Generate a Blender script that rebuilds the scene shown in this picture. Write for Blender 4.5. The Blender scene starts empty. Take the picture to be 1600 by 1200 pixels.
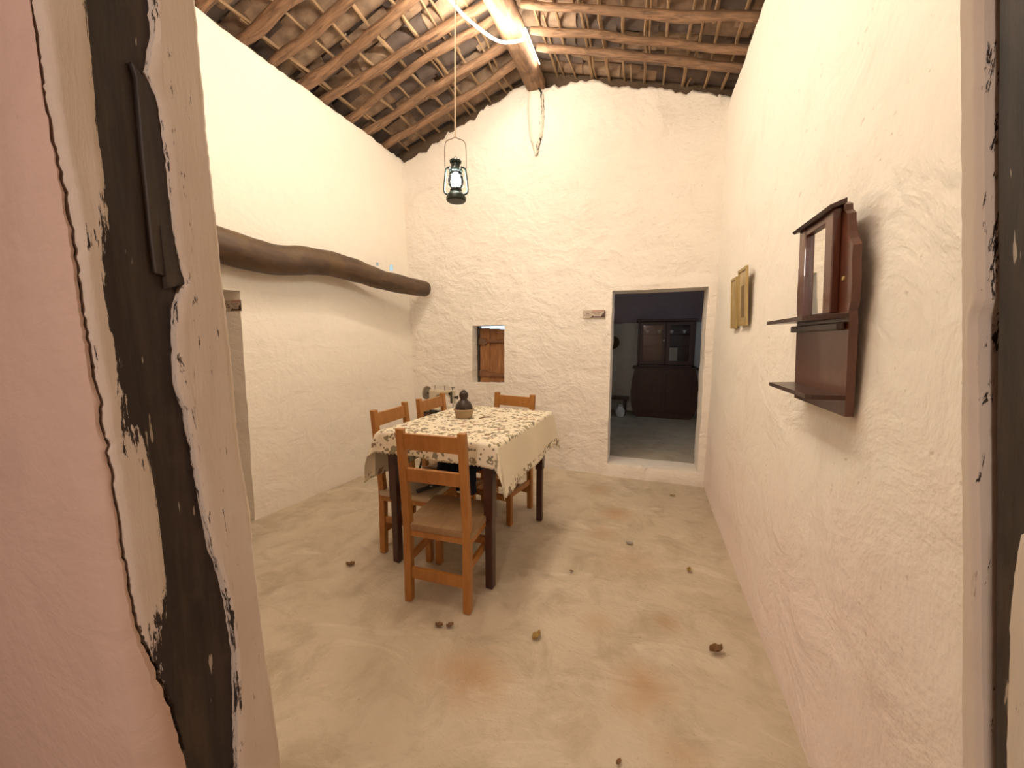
import bpy, bmesh, math, random
from mathutils import Vector, Matrix, noise
random.seed(7)
PI = math.pi
D = bpy.data
S = bpy.context.scene
COL = S.collection

# ------------------------------------------------------------ camera, world, lights, exposure
cam = D.cameras.new('camera'); cam.sensor_fit = 'HORIZONTAL'; cam.sensor_width = 36.0
cam.lens = 580.0 / 1600.0 * 36.0; cam.clip_start = 0.02; cam.clip_end = 200
cam_o = D.objects.new('camera', cam); COL.objects.link(cam_o)
_yaw, _pitch, _roll = math.radians(19.734), math.radians(6.616), math.radians(-0.014)
_f = Vector((-math.sin(_yaw)*math.cos(_pitch), math.cos(_yaw)*math.cos(_pitch), -math.sin(_pitch)))
_r0 = Vector((math.cos(_yaw), math.sin(_yaw), 0)); _u0 = _r0.cross(_f)
_r = _r0*math.cos(_roll) + _u0*math.sin(_roll); _u = -_r0*math.sin(_roll) + _u0*math.cos(_roll)
cam_o.matrix_world = Matrix(((_r.x, _u.x, -_f.x, 0), (_r.y, _u.y, -_f.y, 0), (_r.z, _u.z, -_f.z, 1.35), (0, 0, 0, 1)))
S.camera = cam_o

world = D.worlds.new('daylight'); S.world = world; world.use_nodes = True
wn = world.node_tree.nodes
wn['Background'].inputs['Color'].default_value = (0.45, 0.74, 1.0, 1)
wn['Background'].inputs['Strength'].default_value = 2.8

S.view_settings.view_transform = 'Standard'
S.view_settings.look = 'None'
S.view_settings.gamma = 1.0
S.view_settings.use_curve_mapping = False
S.view_settings.exposure = 0.18
LED_COLOR = (1.0, 0.875, 0.69); LED_POWER = 255.0
LANTERN_POWER = 320.0
NEAR_POWER = 48.0

def bulb_light(name, loc, power, color, radius):
    l = D.lights.new(name, 'POINT'); l.energy = power; l.color = color; l.shadow_soft_size = radius
    o = D.objects.new(name, l); COL.objects.link(o); o.location = loc
    return o
near_light = bulb_light('bulb_light', (-0.25, -1.35, 2.0), NEAR_POWER, (1.0, 0.87, 0.78), 0.12)

# ------------------------------------------------------------ helpers
def tag(o, label=None, cat=None, group=None, kind=None):
    if label: o['label'] = label
    if cat: o['category'] = cat
    if group: o['group'] = group
    if kind: o['kind'] = kind
    return o

def empty(name, loc=(0, 0, 0), rz=0.0, **k):
    o = D.objects.new(name, None); COL.objects.link(o); o.location = loc; o.rotation_euler = (0, 0, rz)
    o.empty_display_size = 0.1
    return tag(o, **k)

def link(name, me, mats, parent=None, smooth=None, loc=None, **k):
    if not isinstance(mats, (list, tuple)): mats = [mats]
    if not me.materials:
        for m in mats: me.materials.append(m)
    if smooth is not None:
        me.polygons.foreach_set('use_smooth', [True]*len(me.polygons))
        me.set_sharp_from_angle(angle=math.radians(smooth))
    o = D.objects.new(name, me); COL.objects.link(o)
    if parent: o.parent = parent
    if loc is not None: o.location = loc
    return tag(o, **k)

def obj(name, bm, mats, parent=None, smooth=None, loc=None, **k):
    me = D.meshes.new(name); bm.normal_update(); bm.to_mesh(me); bm.free()
    return link(name, me, mats, parent, smooth, loc, **k)

def copy_tree(o, parent=None):
    c = o.copy(); COL.objects.link(c); c.parent = parent
    for ch in list(o.children): copy_tree(ch, c)
    return c

def box(bm, lo, hi, M=None, bevel=0.0):
    x0, y0, z0 = lo; x1, y1, z1 = hi
    vs = [bm.verts.new(p) for p in ((x0,y0,z0),(x1,y0,z0),(x1,y1,z0),(x0,y1,z0),(x0,y0,z1),(x1,y0,z1),(x1,y1,z1),(x0,y1,z1))]
    fs = [bm.faces.new([vs[i] for i in f]) for f in ((3,2,1,0),(4,5,6,7),(0,1,5,4),(1,2,6,5),(2,3,7,6),(3,0,4,7))]
    if bevel > 0:
        es = set(e for f in fs for e in f.edges)
        r = bmesh.ops.bevel(bm, geom=list(es), offset=bevel, segments=2, affect='EDGES', profile=0.6)
        vs = list({v for f in r['faces'] for v in f.verts} | {v for v in vs if v.is_valid})
    if M is not None:
        for v in vs: v.co = M @ v.co
    return bm

def bar(bm, p, q, w, d, bevel=0.004, up=(0, 0, 1), taper=1.0):
    """rectangular bar from p to q, w wide, d deep"""
    p, q = Vector(p), Vector(q); a = q - p; L = a.length; a.normalize()
    u = Vector(up)
    if abs(a.dot(u)) > 0.95: u = Vector((0, 1, 0))
    s = a.cross(u).normalized(); t = s.cross(a).normalized()
    M = Matrix(((s.x, t.x, a.x, p.x), (s.y, t.y, a.y, p.y), (s.z, t.z, a.z, p.z), (0, 0, 0, 1)))
    n0 = len(bm.verts)
    box(bm, (-w/2, -d/2, 0), (w/2, d/2, L), None, bevel)
    bm.verts.ensure_lookup_table()
    for v in bm.verts[n0:]:
        if taper != 1.0:
            k = 1 + (taper-1)*(v.co.z/L); v.co.x *= k; v.co.y *= k
        v.co = M @ v.co
    return bm

def tube(bm, pts, rad, seg=10, wob=0.0, seed=0.0, closed_ends=True, squash=1.0):
    pts = [Vector(p) for p in pts]; n = len(pts)
    if not isinstance(rad, (list, tuple)): rad = [rad]*n
    rings = []; prev = None
    for i, p in enumerate(pts):
        a = (pts[min(i+1, n-1)] - pts[max(i-1, 0)]).normalized()
        if prev is None:
            u = Vector((0, 0, 1)) if abs(a.z) < 0.9 else Vector((1, 0, 0))
            s = a.cross(u).normalized()
        else:
            s = (prev - a*prev.dot(a)).normalized()
        prev = s; t = a.cross(s)
        ring = []
        for j in range(seg):
            th = 2*PI*j/seg
            r = rad[i]
            if wob: r *= 1 + wob*noise.noise(Vector((math.cos(th)*1.3+seed, math.sin(th)*1.3, i*0.35+seed*3)))
            ring.append(bm.verts.new(p + s*math.cos(th)*r + t*math.sin(th)*r*squash))
        rings.append(ring)
    for i in range(n-1):
        for j in range(seg):
            bm.faces.new((rings[i][j], rings[i][(j+1) % seg], rings[i+1][(j+1) % seg], rings[i+1][j]))
    if closed_ends:
        bm.faces.new(list(reversed(rings[0]))); bm.faces.new(rings[-1])
    return bm

def lathe(bm, prof, seg=24, center=(0, 0, 0)):
    c = Vector(center); rings = []
    for r, z in prof:
        if r < 1e-5: rings.append([bm.verts.new(c + Vector((0, 0, z)))])
        else: rings.append([bm.verts.new(c + Vector((r*math.cos(2*PI*j/seg), r*math.sin(2*PI*j/seg), z))) for j in range(seg)])
    for a, b in zip(rings, rings[1:]):
        for j in range(seg):
            k = (j+1) % seg
            if len(a) == 1 and len(b) == 1: continue
            if len(a) == 1: bm.faces.new((a[0], b[k], b[j]))
            elif len(b) == 1: bm.faces.new((a[j], a[k], b[0]))
            else: bm.faces.new((a[j], a[k], b[k], b[j]))
    return bm

def prism(bm, poly, t0, t1, axis='x'):
    """extrude a 2-d outline between t0 and t1 along axis"""
    def P(a, b, t):
        return {'x': (t, a, b), 'y': (a, t, b), 'z': (a, b, t)}[axis]
    A = [bm.verts.new(P(a, b, t0)) for a, b in poly]; B = [bm.verts.new(P(a, b, t1)) for a, b in poly]
    n = len(poly)
    bm.faces.new(A); bm.faces.new(list(reversed(B)))
    for i in range(n): bm.faces.new((A[(i+1) % n], A[i], B[i], B[(i+1) % n]))
    bmesh.ops.recalc_face_normals(bm, faces=bm.faces[:])
    return bm

def N(x, y, z=0.0): return noise.noise(Vector((x, y, z)))
def lerp_tab(tab, t):
    if t <= tab[0][0]: return tab[0][1]
    for (a, va), (b, vb) in zip(tab, tab[1:]):
        if t <= b: return va + (vb-va)*(t-a)/(b-a)
    return tab[-1][1]
def smoothpath(pts, n=8):
    """Catmull-Rom through the points"""
    P = [Vector(p) for p in pts]; P = [P[0]*2-P[1]] + P + [P[-1]*2-P[-2]]; out = []
    for i in range(1, len(P)-2):
        for k in range(n):
            t = k/n; a, b, c, d = P[i-1], P[i], P[i+1], P[i+2]
            out.append(0.5*((2*b)+(c-a)*t+(2*a-5*b+4*c-d)*t*t+(3*b-a-3*c+d)*t**3))
    out.append(P[-2]); return out

# ------------------------------------------------------------ materials
class NT:
    def __init__(s, name):
        s.m = D.materials.new(name); s.m.use_nodes = True; s.t = s.m.node_tree
        s.b = s.t.nodes['Principled BSDF']; s.coord = None
    def n(s, kind, **k):
        o = s.t.nodes.new(kind)
        for a, v in k.items():
            if a.startswith('i_'): 
                key = a[2:]; key = int(key) if key.isdigit() else key.replace('_', ' ')
                s.put(o, key, v)
            else: setattr(o, a, v)
        return o
    def put(s, o, key, v):
        if isinstance(v, bpy.types.NodeSocket): s.t.links.new(v, o.inputs[key])
        else: o.inputs[key].default_value = v
    def obj(s, scale=(1, 1, 1), out='Object'):
        if s.coord is None: s.coord = s.n('ShaderNodeTexCoord')
        mp = s.n('ShaderNodeMapping', i_Vector=s.coord.outputs[out]); mp.inputs['Scale'].default_value = scale
        return mp.outputs[0]
    def noise(s, vec, scale, detail=4, rough=0.55, dist=0.0):
        return s.n('ShaderNodeTexNoise', i_Vector=vec, i_Scale=scale, i_Detail=detail, i_Roughness=rough, i_Distortion=dist).outputs[0]
    def ramp(s, fac, stops, mode='LINEAR'):
        r = s.n('ShaderNodeValToRGB', i_0=fac); r.color_ramp.interpolation = mode
        e = r.color_ramp.elements
        while len(e) < len(stops): e.new(0.5)
        for k, (p, c) in zip(e, stops):
            k.position = p; k.color = c if len(c) == 4 else (*c, 1)
        return r.outputs[0]
    def mix(s, fac, a, b, mode='MIX'):
        o = s.n('ShaderNodeMix', data_type='RGBA', blend_type=mode)
        for i, v in ((0, fac), (6, a), (7, b)):
            if isinstance(v, tuple) and len(v) == 3: v = (*v, 1)
            s.put(o, i, v)
        return o.outputs[2]
    def math(s, op, a, b=0.0, c=None, clamp=False):
        o = s.n('ShaderNodeMath', operation=op, use_clamp=clamp); s.put(o, 0, a); s.put(o, 1, b)
        if c is not None: s.put(o, 2, c)
        return o.outputs[0]
    def bump(s, h, strength=0.5, dist=0.01, prev=None):
        o = s.n('ShaderNodeBump', i_Strength=strength, i_Distance=dist, i_Height=h)
        if prev is not None: s.put(o, 'Normal', prev)
        return o.outputs[0]
    def done(s, color=None, rough=0.8, normal=None, **k):
        if color is not None:
            if isinstance(color, tuple) and len(color) == 3: color = (*color, 1)
            s.put(s.b, 'Base Color', color)
        s.put(s.b, 'Roughness', rough)
        if normal is not None: s.put(s.b, 'Normal', normal)
        for a, v in k.items(): s.put(s.b, a.replace('_', ' '), v)
        return s.m

def plaster(name, base, tint, amt=0.5, dirt=(0.45, 0.36, 0.27), bumps=1.0, spots=0.5):
    t = NT(name); v = t.obj()
    big = t.noise(v, 0.9, 3, 0.5); mid = t.noise(v, 3.2, 5, 0.6, 0.6); fine = t.noise(v, 22, 6, 0.65)
    c = t.mix(t.ramp(big, [(0.35, (0, 0, 0)), (0.68, (1, 1, 1))]), base, tint)
    c = t.mix(t.math('MULTIPLY', t.ramp(mid, [(0.5, (0, 0, 0)), (0.8, (1, 1, 1))]), amt), c, tuple(x*0.82 for x in tint))
    sp = t.noise(v, 38, 3, 0.5)
    c = t.mix(t.math('MULTIPLY', t.ramp(sp, [(0.70, (0, 0, 0)), (0.76, (1, 1, 1))]), spots), c, dirt)
    trow = t.noise(t.obj((1, 1, 1.8)), 5.0, 5, 0.6, 0.35)
    n = t.bump(mid, 0.6*bumps, 0.07); n = t.bump(trow, 0.75*bumps, 0.035, n); n = t.bump(fine, 0.45*bumps, 0.008, n)
    return t.done(c, 0.92, n)

M = {}
M['plaster'] = plaster('whitewashed plaster', (0.88, 0.82, 0.74), (0.86, 0.78, 0.70), 0.3, bumps=1.0, spots=0.45)
M['plaster_smooth'] = plaster('smooth whitewash', (0.88, 0.82, 0.73), (0.86, 0.79, 0.70), 0.15, bumps=0.45, spots=0.15)
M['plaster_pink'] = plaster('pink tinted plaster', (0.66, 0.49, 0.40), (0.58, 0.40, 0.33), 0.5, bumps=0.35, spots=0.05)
M['dark_wall'] = plaster('dull reddish plaster', (0.55, 0.36, 0.33), (0.48, 0.31, 0.29), 0.3, bumps=0.4, spots=0.2)  # evenly dull reddish plaster for the back room
M['mud'] = plaster('adobe mud', (0.10, 0.065, 0.04), (0.14, 0.09, 0.055), 0.6, bumps=1.2, spots=0.3)

# right wall: whitewash, pinkish light from the near room painted in at its foot
def right_plaster():
    t = NT('whitewash with painted pink light'); v = t.obj()
    mid = t.noise(v, 3.0, 5, 0.6, 0.6); fine = t.noise(v, 24, 6, 0.7); big = t.noise(v, 1.3, 2, 0.5)
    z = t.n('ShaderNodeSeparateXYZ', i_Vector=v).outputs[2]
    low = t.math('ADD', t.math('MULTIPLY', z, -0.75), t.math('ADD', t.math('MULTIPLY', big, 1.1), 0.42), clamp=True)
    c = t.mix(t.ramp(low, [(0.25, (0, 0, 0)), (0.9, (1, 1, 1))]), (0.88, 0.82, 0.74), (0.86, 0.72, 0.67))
    c = t.mix(t.math('MULTIPLY', t.ramp(mid, [(0.55, (0, 0, 0)), (0.85, (1, 1, 1))]), 0.4), c, (0.62, 0.52, 0.42))
    sp = t.noise(t.obj((1, 1, 1.5)), 30, 3, 0.5)
    c = t.mix(t.math('MULTIPLY', t.ramp(sp, [(0.69, (0, 0, 0)), (0.76, (1, 1, 1))]), 0.45), c, (0.4, 0.3, 0.22))
    n = t.bump(mid, 0.5, 0.06); n = t.bump(t.noise(v, 8, 5, 0.6, 0.2), 0.4, 0.02, n); n = t.bump(fine, 0.4, 0.006, n)
    return t.done(c, 0.92, n)
M['plaster_right'] = right_plaster()

def floor_mat():
    t = NT('worn cement floor'); v = t.obj()
    a = t.noise(v, 1.1, 4, 0.6, 0.8); b = t.noise(v, 4.5, 6, 0.65, 0.5); c2 = t.noise(v, 30, 5, 0.6)
    c = t.mix(t.ramp(a, [(0.32, (0, 0, 0)), (0.68, (1, 1, 1))]), (0.48, 0.40, 0.29), (0.60, 0.51, 0.39))
    c = t.mix(t.math('MULTIPLY', t.ramp(b, [(0.47, (0, 0, 0)), (0.66, (1, 1, 1))]), 0.75), c, (0.38, 0.305, 0.21))
    pale = t.noise(t.obj((1.0, 2.2, 1)), 2.3, 5, 0.65, 1.0)
    c = t.mix(t.math('MULTIPLY', t.ramp(pale, [(0.55, (0, 0, 0)), (0.72, (1, 1, 1))]), 0.75), c, (0.68, 0.59, 0.475))
    # rusty tea-coloured stains with their own places and shapes
    for (x, y, r, k) in ((0.05, 1.42, .22, .75), (-0.62, 1.24, .27, .8), (-0.18, 2.92, .24, .8), (0.14, 1.81, .13, .75), (0.17, 1.20, .17, .45),
                         (-0.36, 3.35, .22, .6), (-0.16, 1.68, .14, .35), (-0.05, 2.3, .3, .3), (-0.25, 2.55, .2, .45)):
        d = t.n('ShaderNodeVectorMath', operation='DISTANCE'); t.put(d, 0, v); t.put(d, 1, (x, y, 0))
        w = t.math('ADD', t.math('MULTIPLY', b, 1.5*r), t.math('SUBTRACT', d.outputs['Value'], r*1.5))
        mk = t.math('MULTIPLY', t.ramp(t.math('DIVIDE', t.math('MULTIPLY', w, -1.0), r), [(0.05, (0, 0, 0)), (0.75, (1, 1, 1))]), k)
        c = t.mix(mk, c, (0.42, 0.25, 0.12))
    sp = t.noise(v, 55, 2, 0.5)
    c = t.mix(t.math('MULTIPLY', t.ramp(sp, [(0.72, (0, 0, 0)), (0.78, (1, 1, 1))]), 0.4), c, (0.2, 0.13, 0.08))
    n = t.bump(b, 0.6, 0.03); n = t.bump(c2, 0.4, 0.005, n); n = t.bump(pale, 0.45, 0.03, n)
    return t.done(c, t.math('ADD', t.math('MULTIPLY', b, 0.35), 0.42), n)
M['floor'] = floor_mat()

def wood(name, a, b, scale=(1, 1, 1), freq=9.0, rough=0.5, worn=None, bump=0.25, coat=0.0, tilt=0.0):
    t = NT(name)
    if tilt:
        t.coord = t.n('ShaderNodeTexCoord'); rt = t.n('ShaderNodeVectorRotate', rotation_type='Y_AXIS'); t.put(rt, 'Vector', t.coord.outputs['Object']); t.put(rt, 'Angle', tilt)
        mp = t.n('ShaderNodeMapping', i_Vector=rt.outputs[0]); mp.inputs['Scale'].default_value = scale; v = mp.outputs[0]
    else: v = t.obj(scale)
    g = t.noise(v, freq, 6, 0.6, 0.8); k = t.noise(t.obj(), 7, 3, 0.5)
    c = t.mix(t.ramp(g, [(0.3, (0, 0, 0)), (0.7, (1, 1, 1))]), a, b)
    if worn: c = t.mix(t.ramp(k, [(0.52, (0, 0, 0)), (0.72, (1, 1, 1))]), c, worn)
    n = t.bump(g, bump, 0.004)
    return t.done(c, rough, n, Coat_Weight=coat)
M['chair'] = wood('honey varnished wood', (0.32, 0.125, 0.022), (0.44, 0.19, 0.042), (5, 5, 1), 6, 0.42, None, 0.15, 0.15)
M['seat'] = wood('worn seat wood', (0.25, 0.145, 0.07), (0.33, 0.20, 0.10), (6, 1.2, 4), 6, 0.45, (0.36, 0.24, 0.14), 0.2)
M['seat_pale'] = wood('pale scuffed seat wood', (0.42, 0.33, 0.22), (0.52, 0.43, 0.30), (6, 1.2, 4), 6, 0.5, (0.34, 0.25, 0.16), 0.2)
M['table'] = wood('dark red-brown table wood', (0.034, 0.010, 0.007), (0.062, 0.018, 0.010), (6, 6, 1), 5, 0.35, None, 0.15, 0.2)
M['mahogany'] = wood('mahogany', (0.085, 0.022, 0.010), (0.125, 0.036, 0.016), (8, 3, 1), 6, 0.3, None, 0.1, 0.3)
M['mahogany_dark'] = wood('dark mahogany edge', (0.035, 0.011, 0.006), (0.055, 0.018, 0.010), (8, 3, 1), 6, 0.35, None, 0.1, 0.2)
M['hutch'] = wood('old hutch wood', (0.055, 0.018, 0.012), (0.085, 0.028, 0.017), (5, 5, 1), 6, 0.4)
M['shutter'] = wood('shutter boards', (0.22, 0.085, 0.028), (0.42, 0.20, 0.075), (12, 6, 1.2), 5, 0.7, None, 0.6)
M['shutter_dark'] = wood('weathered batten', (0.13, 0.05, 0.02), (0.26, 0.12, 0.05), (1.2, 6, 12), 5, 0.7, (0.24, 0.14, 0.08), 0.6)
M['rafter'] = wood('peeled pole wood', (0.15, 0.085, 0.050), (0.34, 0.205, 0.12), (1.2, 12, 12), 4, 0.75, (0.21, 0.12, 0.068), 0.9)
RAFT = [wood('peeled pole wood', (0.085, 0.045, 0.026), (0.36, 0.205, 0.115), (1.3, 14, 14), 4, 0.75, (0.21, 0.12, 0.068), 0.9, 0.0, tt) for tt in (0.284, -0.281)]
M['lath'] = wood('split lath', (0.28, 0.17, 0.09), (0.46, 0.31, 0.18), (8, 1, 8), 5, 0.8, None, 0.5)
M['ridge'] = wood('grey-brown log', (0.12, 0.062, 0.033), (0.30, 0.17, 0.095), (9, 1, 9), 5, 0.8, (0.10, 0.055, 0.03), 0.9)

def log_mat():
    t = NT('dark smooth log'); v = t.obj((4, 1, 4))
    g = t.noise(v, 3.5, 6, 0.6, 0.6); k = t.noise(t.obj(), 4, 4, 0.6)
    c = t.mix(t.ramp(g, [(0.35, (0, 0, 0)), (0.7, (1, 1, 1))]), (0.055, 0.030, 0.019), (0.115, 0.062, 0.030))
    c = t.mix(t.ramp(k, [(0.5, (0, 0, 0)), (0.7, (1, 1, 1))]), c, (0.13, 0.075, 0.030))
    return t.done(c, 0.55, t.bump(g, 0.4, 0.01))
M['log'] = log_mat()
M['log_end'] = wood('pale cut end', (0.42, 0.30, 0.19), (0.25, 0.15, 0.09), (6, 1, 6), 12, 0.9, (0.05, 0.03, 0.02), 0.6)

def tile_mat():
    t = NT('smoky clay tile'); v = t.obj()
    oi = t.n('ShaderNodeObjectInfo').outputs['Random']
    a = t.noise(v, 9, 5, 0.6)
    c = t.mix(oi, (0.32, 0.20, 0.125), (0.46, 0.33, 0.23))
    c = t.mix(t.ramp(a, [(0.4, (0, 0, 0)), (0.72, (1, 1, 1))]), c, (0.20, 0.135, 0.095))
    r2 = t.math('FRACT', t.math('MULTIPLY', oi, 7.31))
    c = t.mix(t.math('MULTIPLY', t.math('GREATER_THAN', r2, 0.60), 0.75), c, (0.095, 0.075, 0.075))
    return t.done(c, 0.85, t.bump(a, 0.5, 0.01))
M['tile'] = tile_mat()

def post_mat():
    t = NT('blackened post timber'); v = t.obj((10, 10, 1.0))
    g = t.noise(v, 5, 7, 0.65, 0.4); k = t.noise(t.obj((3, 3, 1.2)), 5, 5, 0.6)
    c = t.mix(t.ramp(g, [(0.35, (0, 0, 0)), (0.7, (1, 1, 1))]), (0.022, 0.015, 0.012), (0.060, 0.040, 0.028))
    c = t.mix(t.math('MULTIPLY', t.ramp(k, [(0.52, (0, 0, 0)), (0.75, (1, 1, 1))]), 0.5), c, (0.12, 0.085, 0.06))
    w = t.noise(t.obj((60, 60, 7)), 1.6, 3, 0.5)     # flecks and drips of lime
    c = t.mix(t.ramp(w, [(0.70, (0, 0, 0)), (0.72, (1, 1, 1))]), c, (0.45, 0.38, 0.30))
    return t.done(c, 0.6, t.bump(g, 0.6, 0.004))
M['post'] = post_mat()

def worn_white(name, ca, cb):
    t = NT(name); v = t.obj()
    at = t.n('ShaderNodeAttribute', attribute_name='wear').outputs['Fac']
    s = t.noise(t.obj((24, 24, 2.6)), 5, 6, 0.7, 0.5); f = t.noise(t.obj((8, 8, 4)), 12, 5, 0.7)
    m = t.math('ADD', at, t.math('ADD', t.math('MULTIPLY', s, 1.8), t.math('MULTIPLY', f, 0.6)))
    m = t.math('SUBTRACT', m, 0.70)
    mk = t.ramp(m, [(0.74, (0, 0, 0)), (0.80, (1, 1, 1))])
    base = t.mix(t.noise(v, 6, 4, 0.6), ca, cb)
    cr = t.noise(t.obj((14, 14, 1.4)), 6, 5, 0.7, 0.8)
    base = t.mix(t.math('MULTIPLY', t.ramp(cr, [(0.66, (0, 0, 0)), (0.72, (1, 1, 1))]), 0.7), base, (0.30, 0.20, 0.14))
    c = t.mix(mk, base, (0.035, 0.024, 0.018))
    n = t.bump(mk, -0.5, 0.003); n = t.bump(s, 0.35, 0.004, n); n = t.bump(t.noise(v, 40, 5, 0.6), 0.25, 0.003, n)
    return t.done(c, 0.85, n)
M['worn'] = worn_white('lime worn off timber', (0.74, 0.65, 0.55), (0.60, 0.49, 0.40))
M['worn_light'] = worn_white('lime over king post', (0.80, 0.73, 0.64), (0.76, 0.68, 0.58))

def simple(name, color, rough=0.5, metal=0.0, **k):
    t = NT(name); v = t.obj(); g = t.noise(v, 30, 3, 0.5)
    c = t.mix(g, tuple(x*0.85 for x in color), tuple(min(1, x*1.1) for x in color))
    return t.done(c, rough, None, Metallic=metal, **k)
M['iron'] = simple('black iron', (0.015, 0.015, 0.014), 0.4, 0.6)
M['lantern_paint'] = simple('dark green lantern paint', (0.020, 0.032, 0.026), 0.35, 0.3)
M['wire'] = simple('rusty wire', (0.20, 0.14, 0.09), 0.5, 0.6)
M['cord'] = simple('pale cord', (0.62, 0.47, 0.31), 0.8)
M['gourd'] = simple('dark brown gourd', (0.035, 0.020, 0.014), 0.38)
M['clay'] = simple('sand coloured clay', (0.42, 0.30, 0.17), 0.8)
M['machine'] = simple('aged cream enamel', (0.62, 0.55, 0.42), 0.35)
M['wheel'] = simple('worn nickel wheel', (0.30, 0.25, 0.19), 0.4, 0.4)
M['machine_dark'] = simple('tarnished metal', (0.10, 0.085, 0.065), 0.35, 0.7)
M['navy'] = simple('navy cloth', (0.006, 0.010, 0.026), 0.85)
M['black_strap'] = simple('black strap', (0.010, 0.009, 0.010), 0.5)
M['china'] = simple('white china', (0.75, 0.74, 0.72), 0.2)
M['straw'] = simple('brown straw', (0.20, 0.13, 0.06), 0.9)
M['gold'] = simple('pale gilt frame', (0.46, 0.33, 0.13), 0.45, 0.2)
M['leaf'] = wood('dry leaf', (0.28, 0.16, 0.04), (0.42, 0.28, 0.08), (1, 1, 1), 30, 0.7)
M['leaf_dark'] = wood('brown leaf', (0.14, 0.065, 0.02), (0.25, 0.12, 0.04), (1, 1, 1), 30, 0.6)
M['paper'] = simple('pale paper', (0.60, 0.56, 0.50), 0.8)
M['bone'] = simple('grey plastic', (0.30, 0.28, 0.25), 0.5)

def glass(name, tint=(1, 1, 1), rough=0.02):
    t = NT(name)
    return t.done((*tint, 1), rough, None, Transmission_Weight=1.0, IOR=1.45)
def thin_glass(name, amount=0.12):
    m = D.materials.new(name); m.use_nodes = True; nt = m.node_tree; nt.nodes.remove(nt.nodes['Principled BSDF'])
    tr = nt.nodes.new('ShaderNodeBsdfTransparent'); gl = nt.nodes.new('ShaderNodeBsdfGlossy'); gl.inputs['Roughness'].default_value = 0.05
    fr = nt.nodes.new('ShaderNodeFresnel'); fr.inputs['IOR'].default_value = 1.5
    mx = nt.nodes.new('ShaderNodeMixShader'); out = nt.nodes['Material Output']
    nt.links.new(fr.outputs[0], mx.inputs[0]); nt.links.new(tr.outputs[0], mx.inputs[1]); nt.links.new(gl.outputs[0], mx.inputs[2])
    nt.links.new(mx.outputs[0], out.inputs[0]); return m
M['pane'] = thin_glass('clear pane')
t_ = NT('mirror silver'); M['mirror'] = t_.done((0.86, 0.86, 0.82), 0.015, None, Metallic=1.0)
def emit(name, color, strength):
    m = D.materials.new(name); m.use_nodes = True; nt = m.node_tree; nt.nodes.remove(nt.nodes['Principled BSDF'])
    e = nt.nodes.new('ShaderNodeEmission'); e.inputs[0].default_value = (*color, 1); e.inputs[1].default_value = strength
    nt.links.new(e.outputs[0], nt.nodes['Material Output'].inputs[0]); return m
M['led'] = emit('glowing strip', LED_COLOR, LED_POWER)
M['lantern_bulb'] = emit('lit lantern bulb', (0.88, 1.0, 0.90), LANTERN_POWER)
M['room_bulb'] = emit('lit bulb', (1.0, 0.62, 0.40), 8.0)

def cloth_mat():
    t = NT('printed tablecloth'); t.coord = t.n('ShaderNodeTexCoord'); uv = t.coord.outputs['UV']
    sx = t.n('ShaderNodeSeparateXYZ', i_Vector=uv)
    at = t.n('ShaderNodeAttribute', attribute_name='print').outputs['Fac']
    cream = t.mix(t.noise(uv, 6, 3, 0.5), (0.80, 0.74, 0.60), (0.74, 0.66, 0.50))
    v1 = t.n('ShaderNodeTexVoronoi', i_Vector=uv, i_Scale=17.0); v1.inputs['Randomness'].default_value = 0.85
    dist = t.n('ShaderNodeTexNoise', i_Vector=uv, i_Scale=40.0)
    d1 = t.math('ADD', v1.outputs['Distance'], t.math('MULTIPLY', t.math('SUBTRACT', dist.outputs[0], 0.5), 0.9))
    ring = t.ramp(d1, [(0.14, (0, 0, 0)), (0.17, (1, 1, 1)), (0.36, (1, 1, 1)), (0.40, (0, 0, 0))])
    v2 = t.n('ShaderNodeTexVoronoi', i_Vector=uv, i_Scale=40.0)
    d2 = t.math('ADD', v2.outputs['Distance'], t.math('MULTIPLY', t.math('SUBTRACT', dist.outputs[0], 0.5), 0.7))
    dots = t.ramp(d2, [(0.28, (1, 1, 1)), (0.34, (0, 0, 0))])
    sel = t.math('GREATER_THAN', t.n('ShaderNodeSeparateColor', i_Color=v2.outputs['Color']).outputs[0], 0.18)
    colr = t.ramp(t.n('ShaderNodeSeparateColor', i_Color=v1.outputs['Color']).outputs[1],
                  [(0.0, (0.19, 0.15, 0.07)), (0.35, (0.14, 0.12, 0.06)), (0.72, (0.17, 0.085, 0.045)), (0.92, (0.34, 0.19, 0.12))], 'CONSTANT')
    pr = t.math('MAXIMUM', ring, t.math('MULTIPLY', dots, sel))
    c = t.mix(t.math('MULTIPLY', t.math('MULTIPLY', pr, at), 0.85), cream, colr)
    weave = t.n('ShaderNodeTexNoise', i_Vector=uv, i_Scale=260.0)
    return t.done(c, 0.9, t.bump(weave.outputs[0], 0.15, 0.001))
M['cloth'] = cloth_mat()

# ------------------------------------------------------------ setting: floors
def grid_sheet(name, xs, ys, zf, mat, parent=None, thick=0.0, **k):
    bm = bmesh.new()
    V = [[bm.verts.new((x, y, zf(x, y))) for x in xs] for y in ys]
    for j in range(len(ys)-1):
        for i in range(len(xs)-1):
            bm.faces.new((V[j][i], V[j][i+1], V[j+1][i+1], V[j+1][i]))
    return obj(name, bm, mat, parent, 60, **k)
def frange(a, b, n): return [a+(b-a)*i/n for i in range(n+1)]
grid_sheet('floor', frange(-3.4, 1.8, 130), frange(-2.5, 3.95, 160), lambda x, y: -0.002 + 0.0025*N(x*1.7, y*1.7, 3) - 0.001, M['floor'], kind='structure')
grid_sheet('floor', frange(-1.40, 1.62, 50), frange(3.90, 7.3, 50), lambda x, y: 0.098 + 0.006*N(x*2, y*2, 5), M['floor'], kind='structure')

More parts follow.
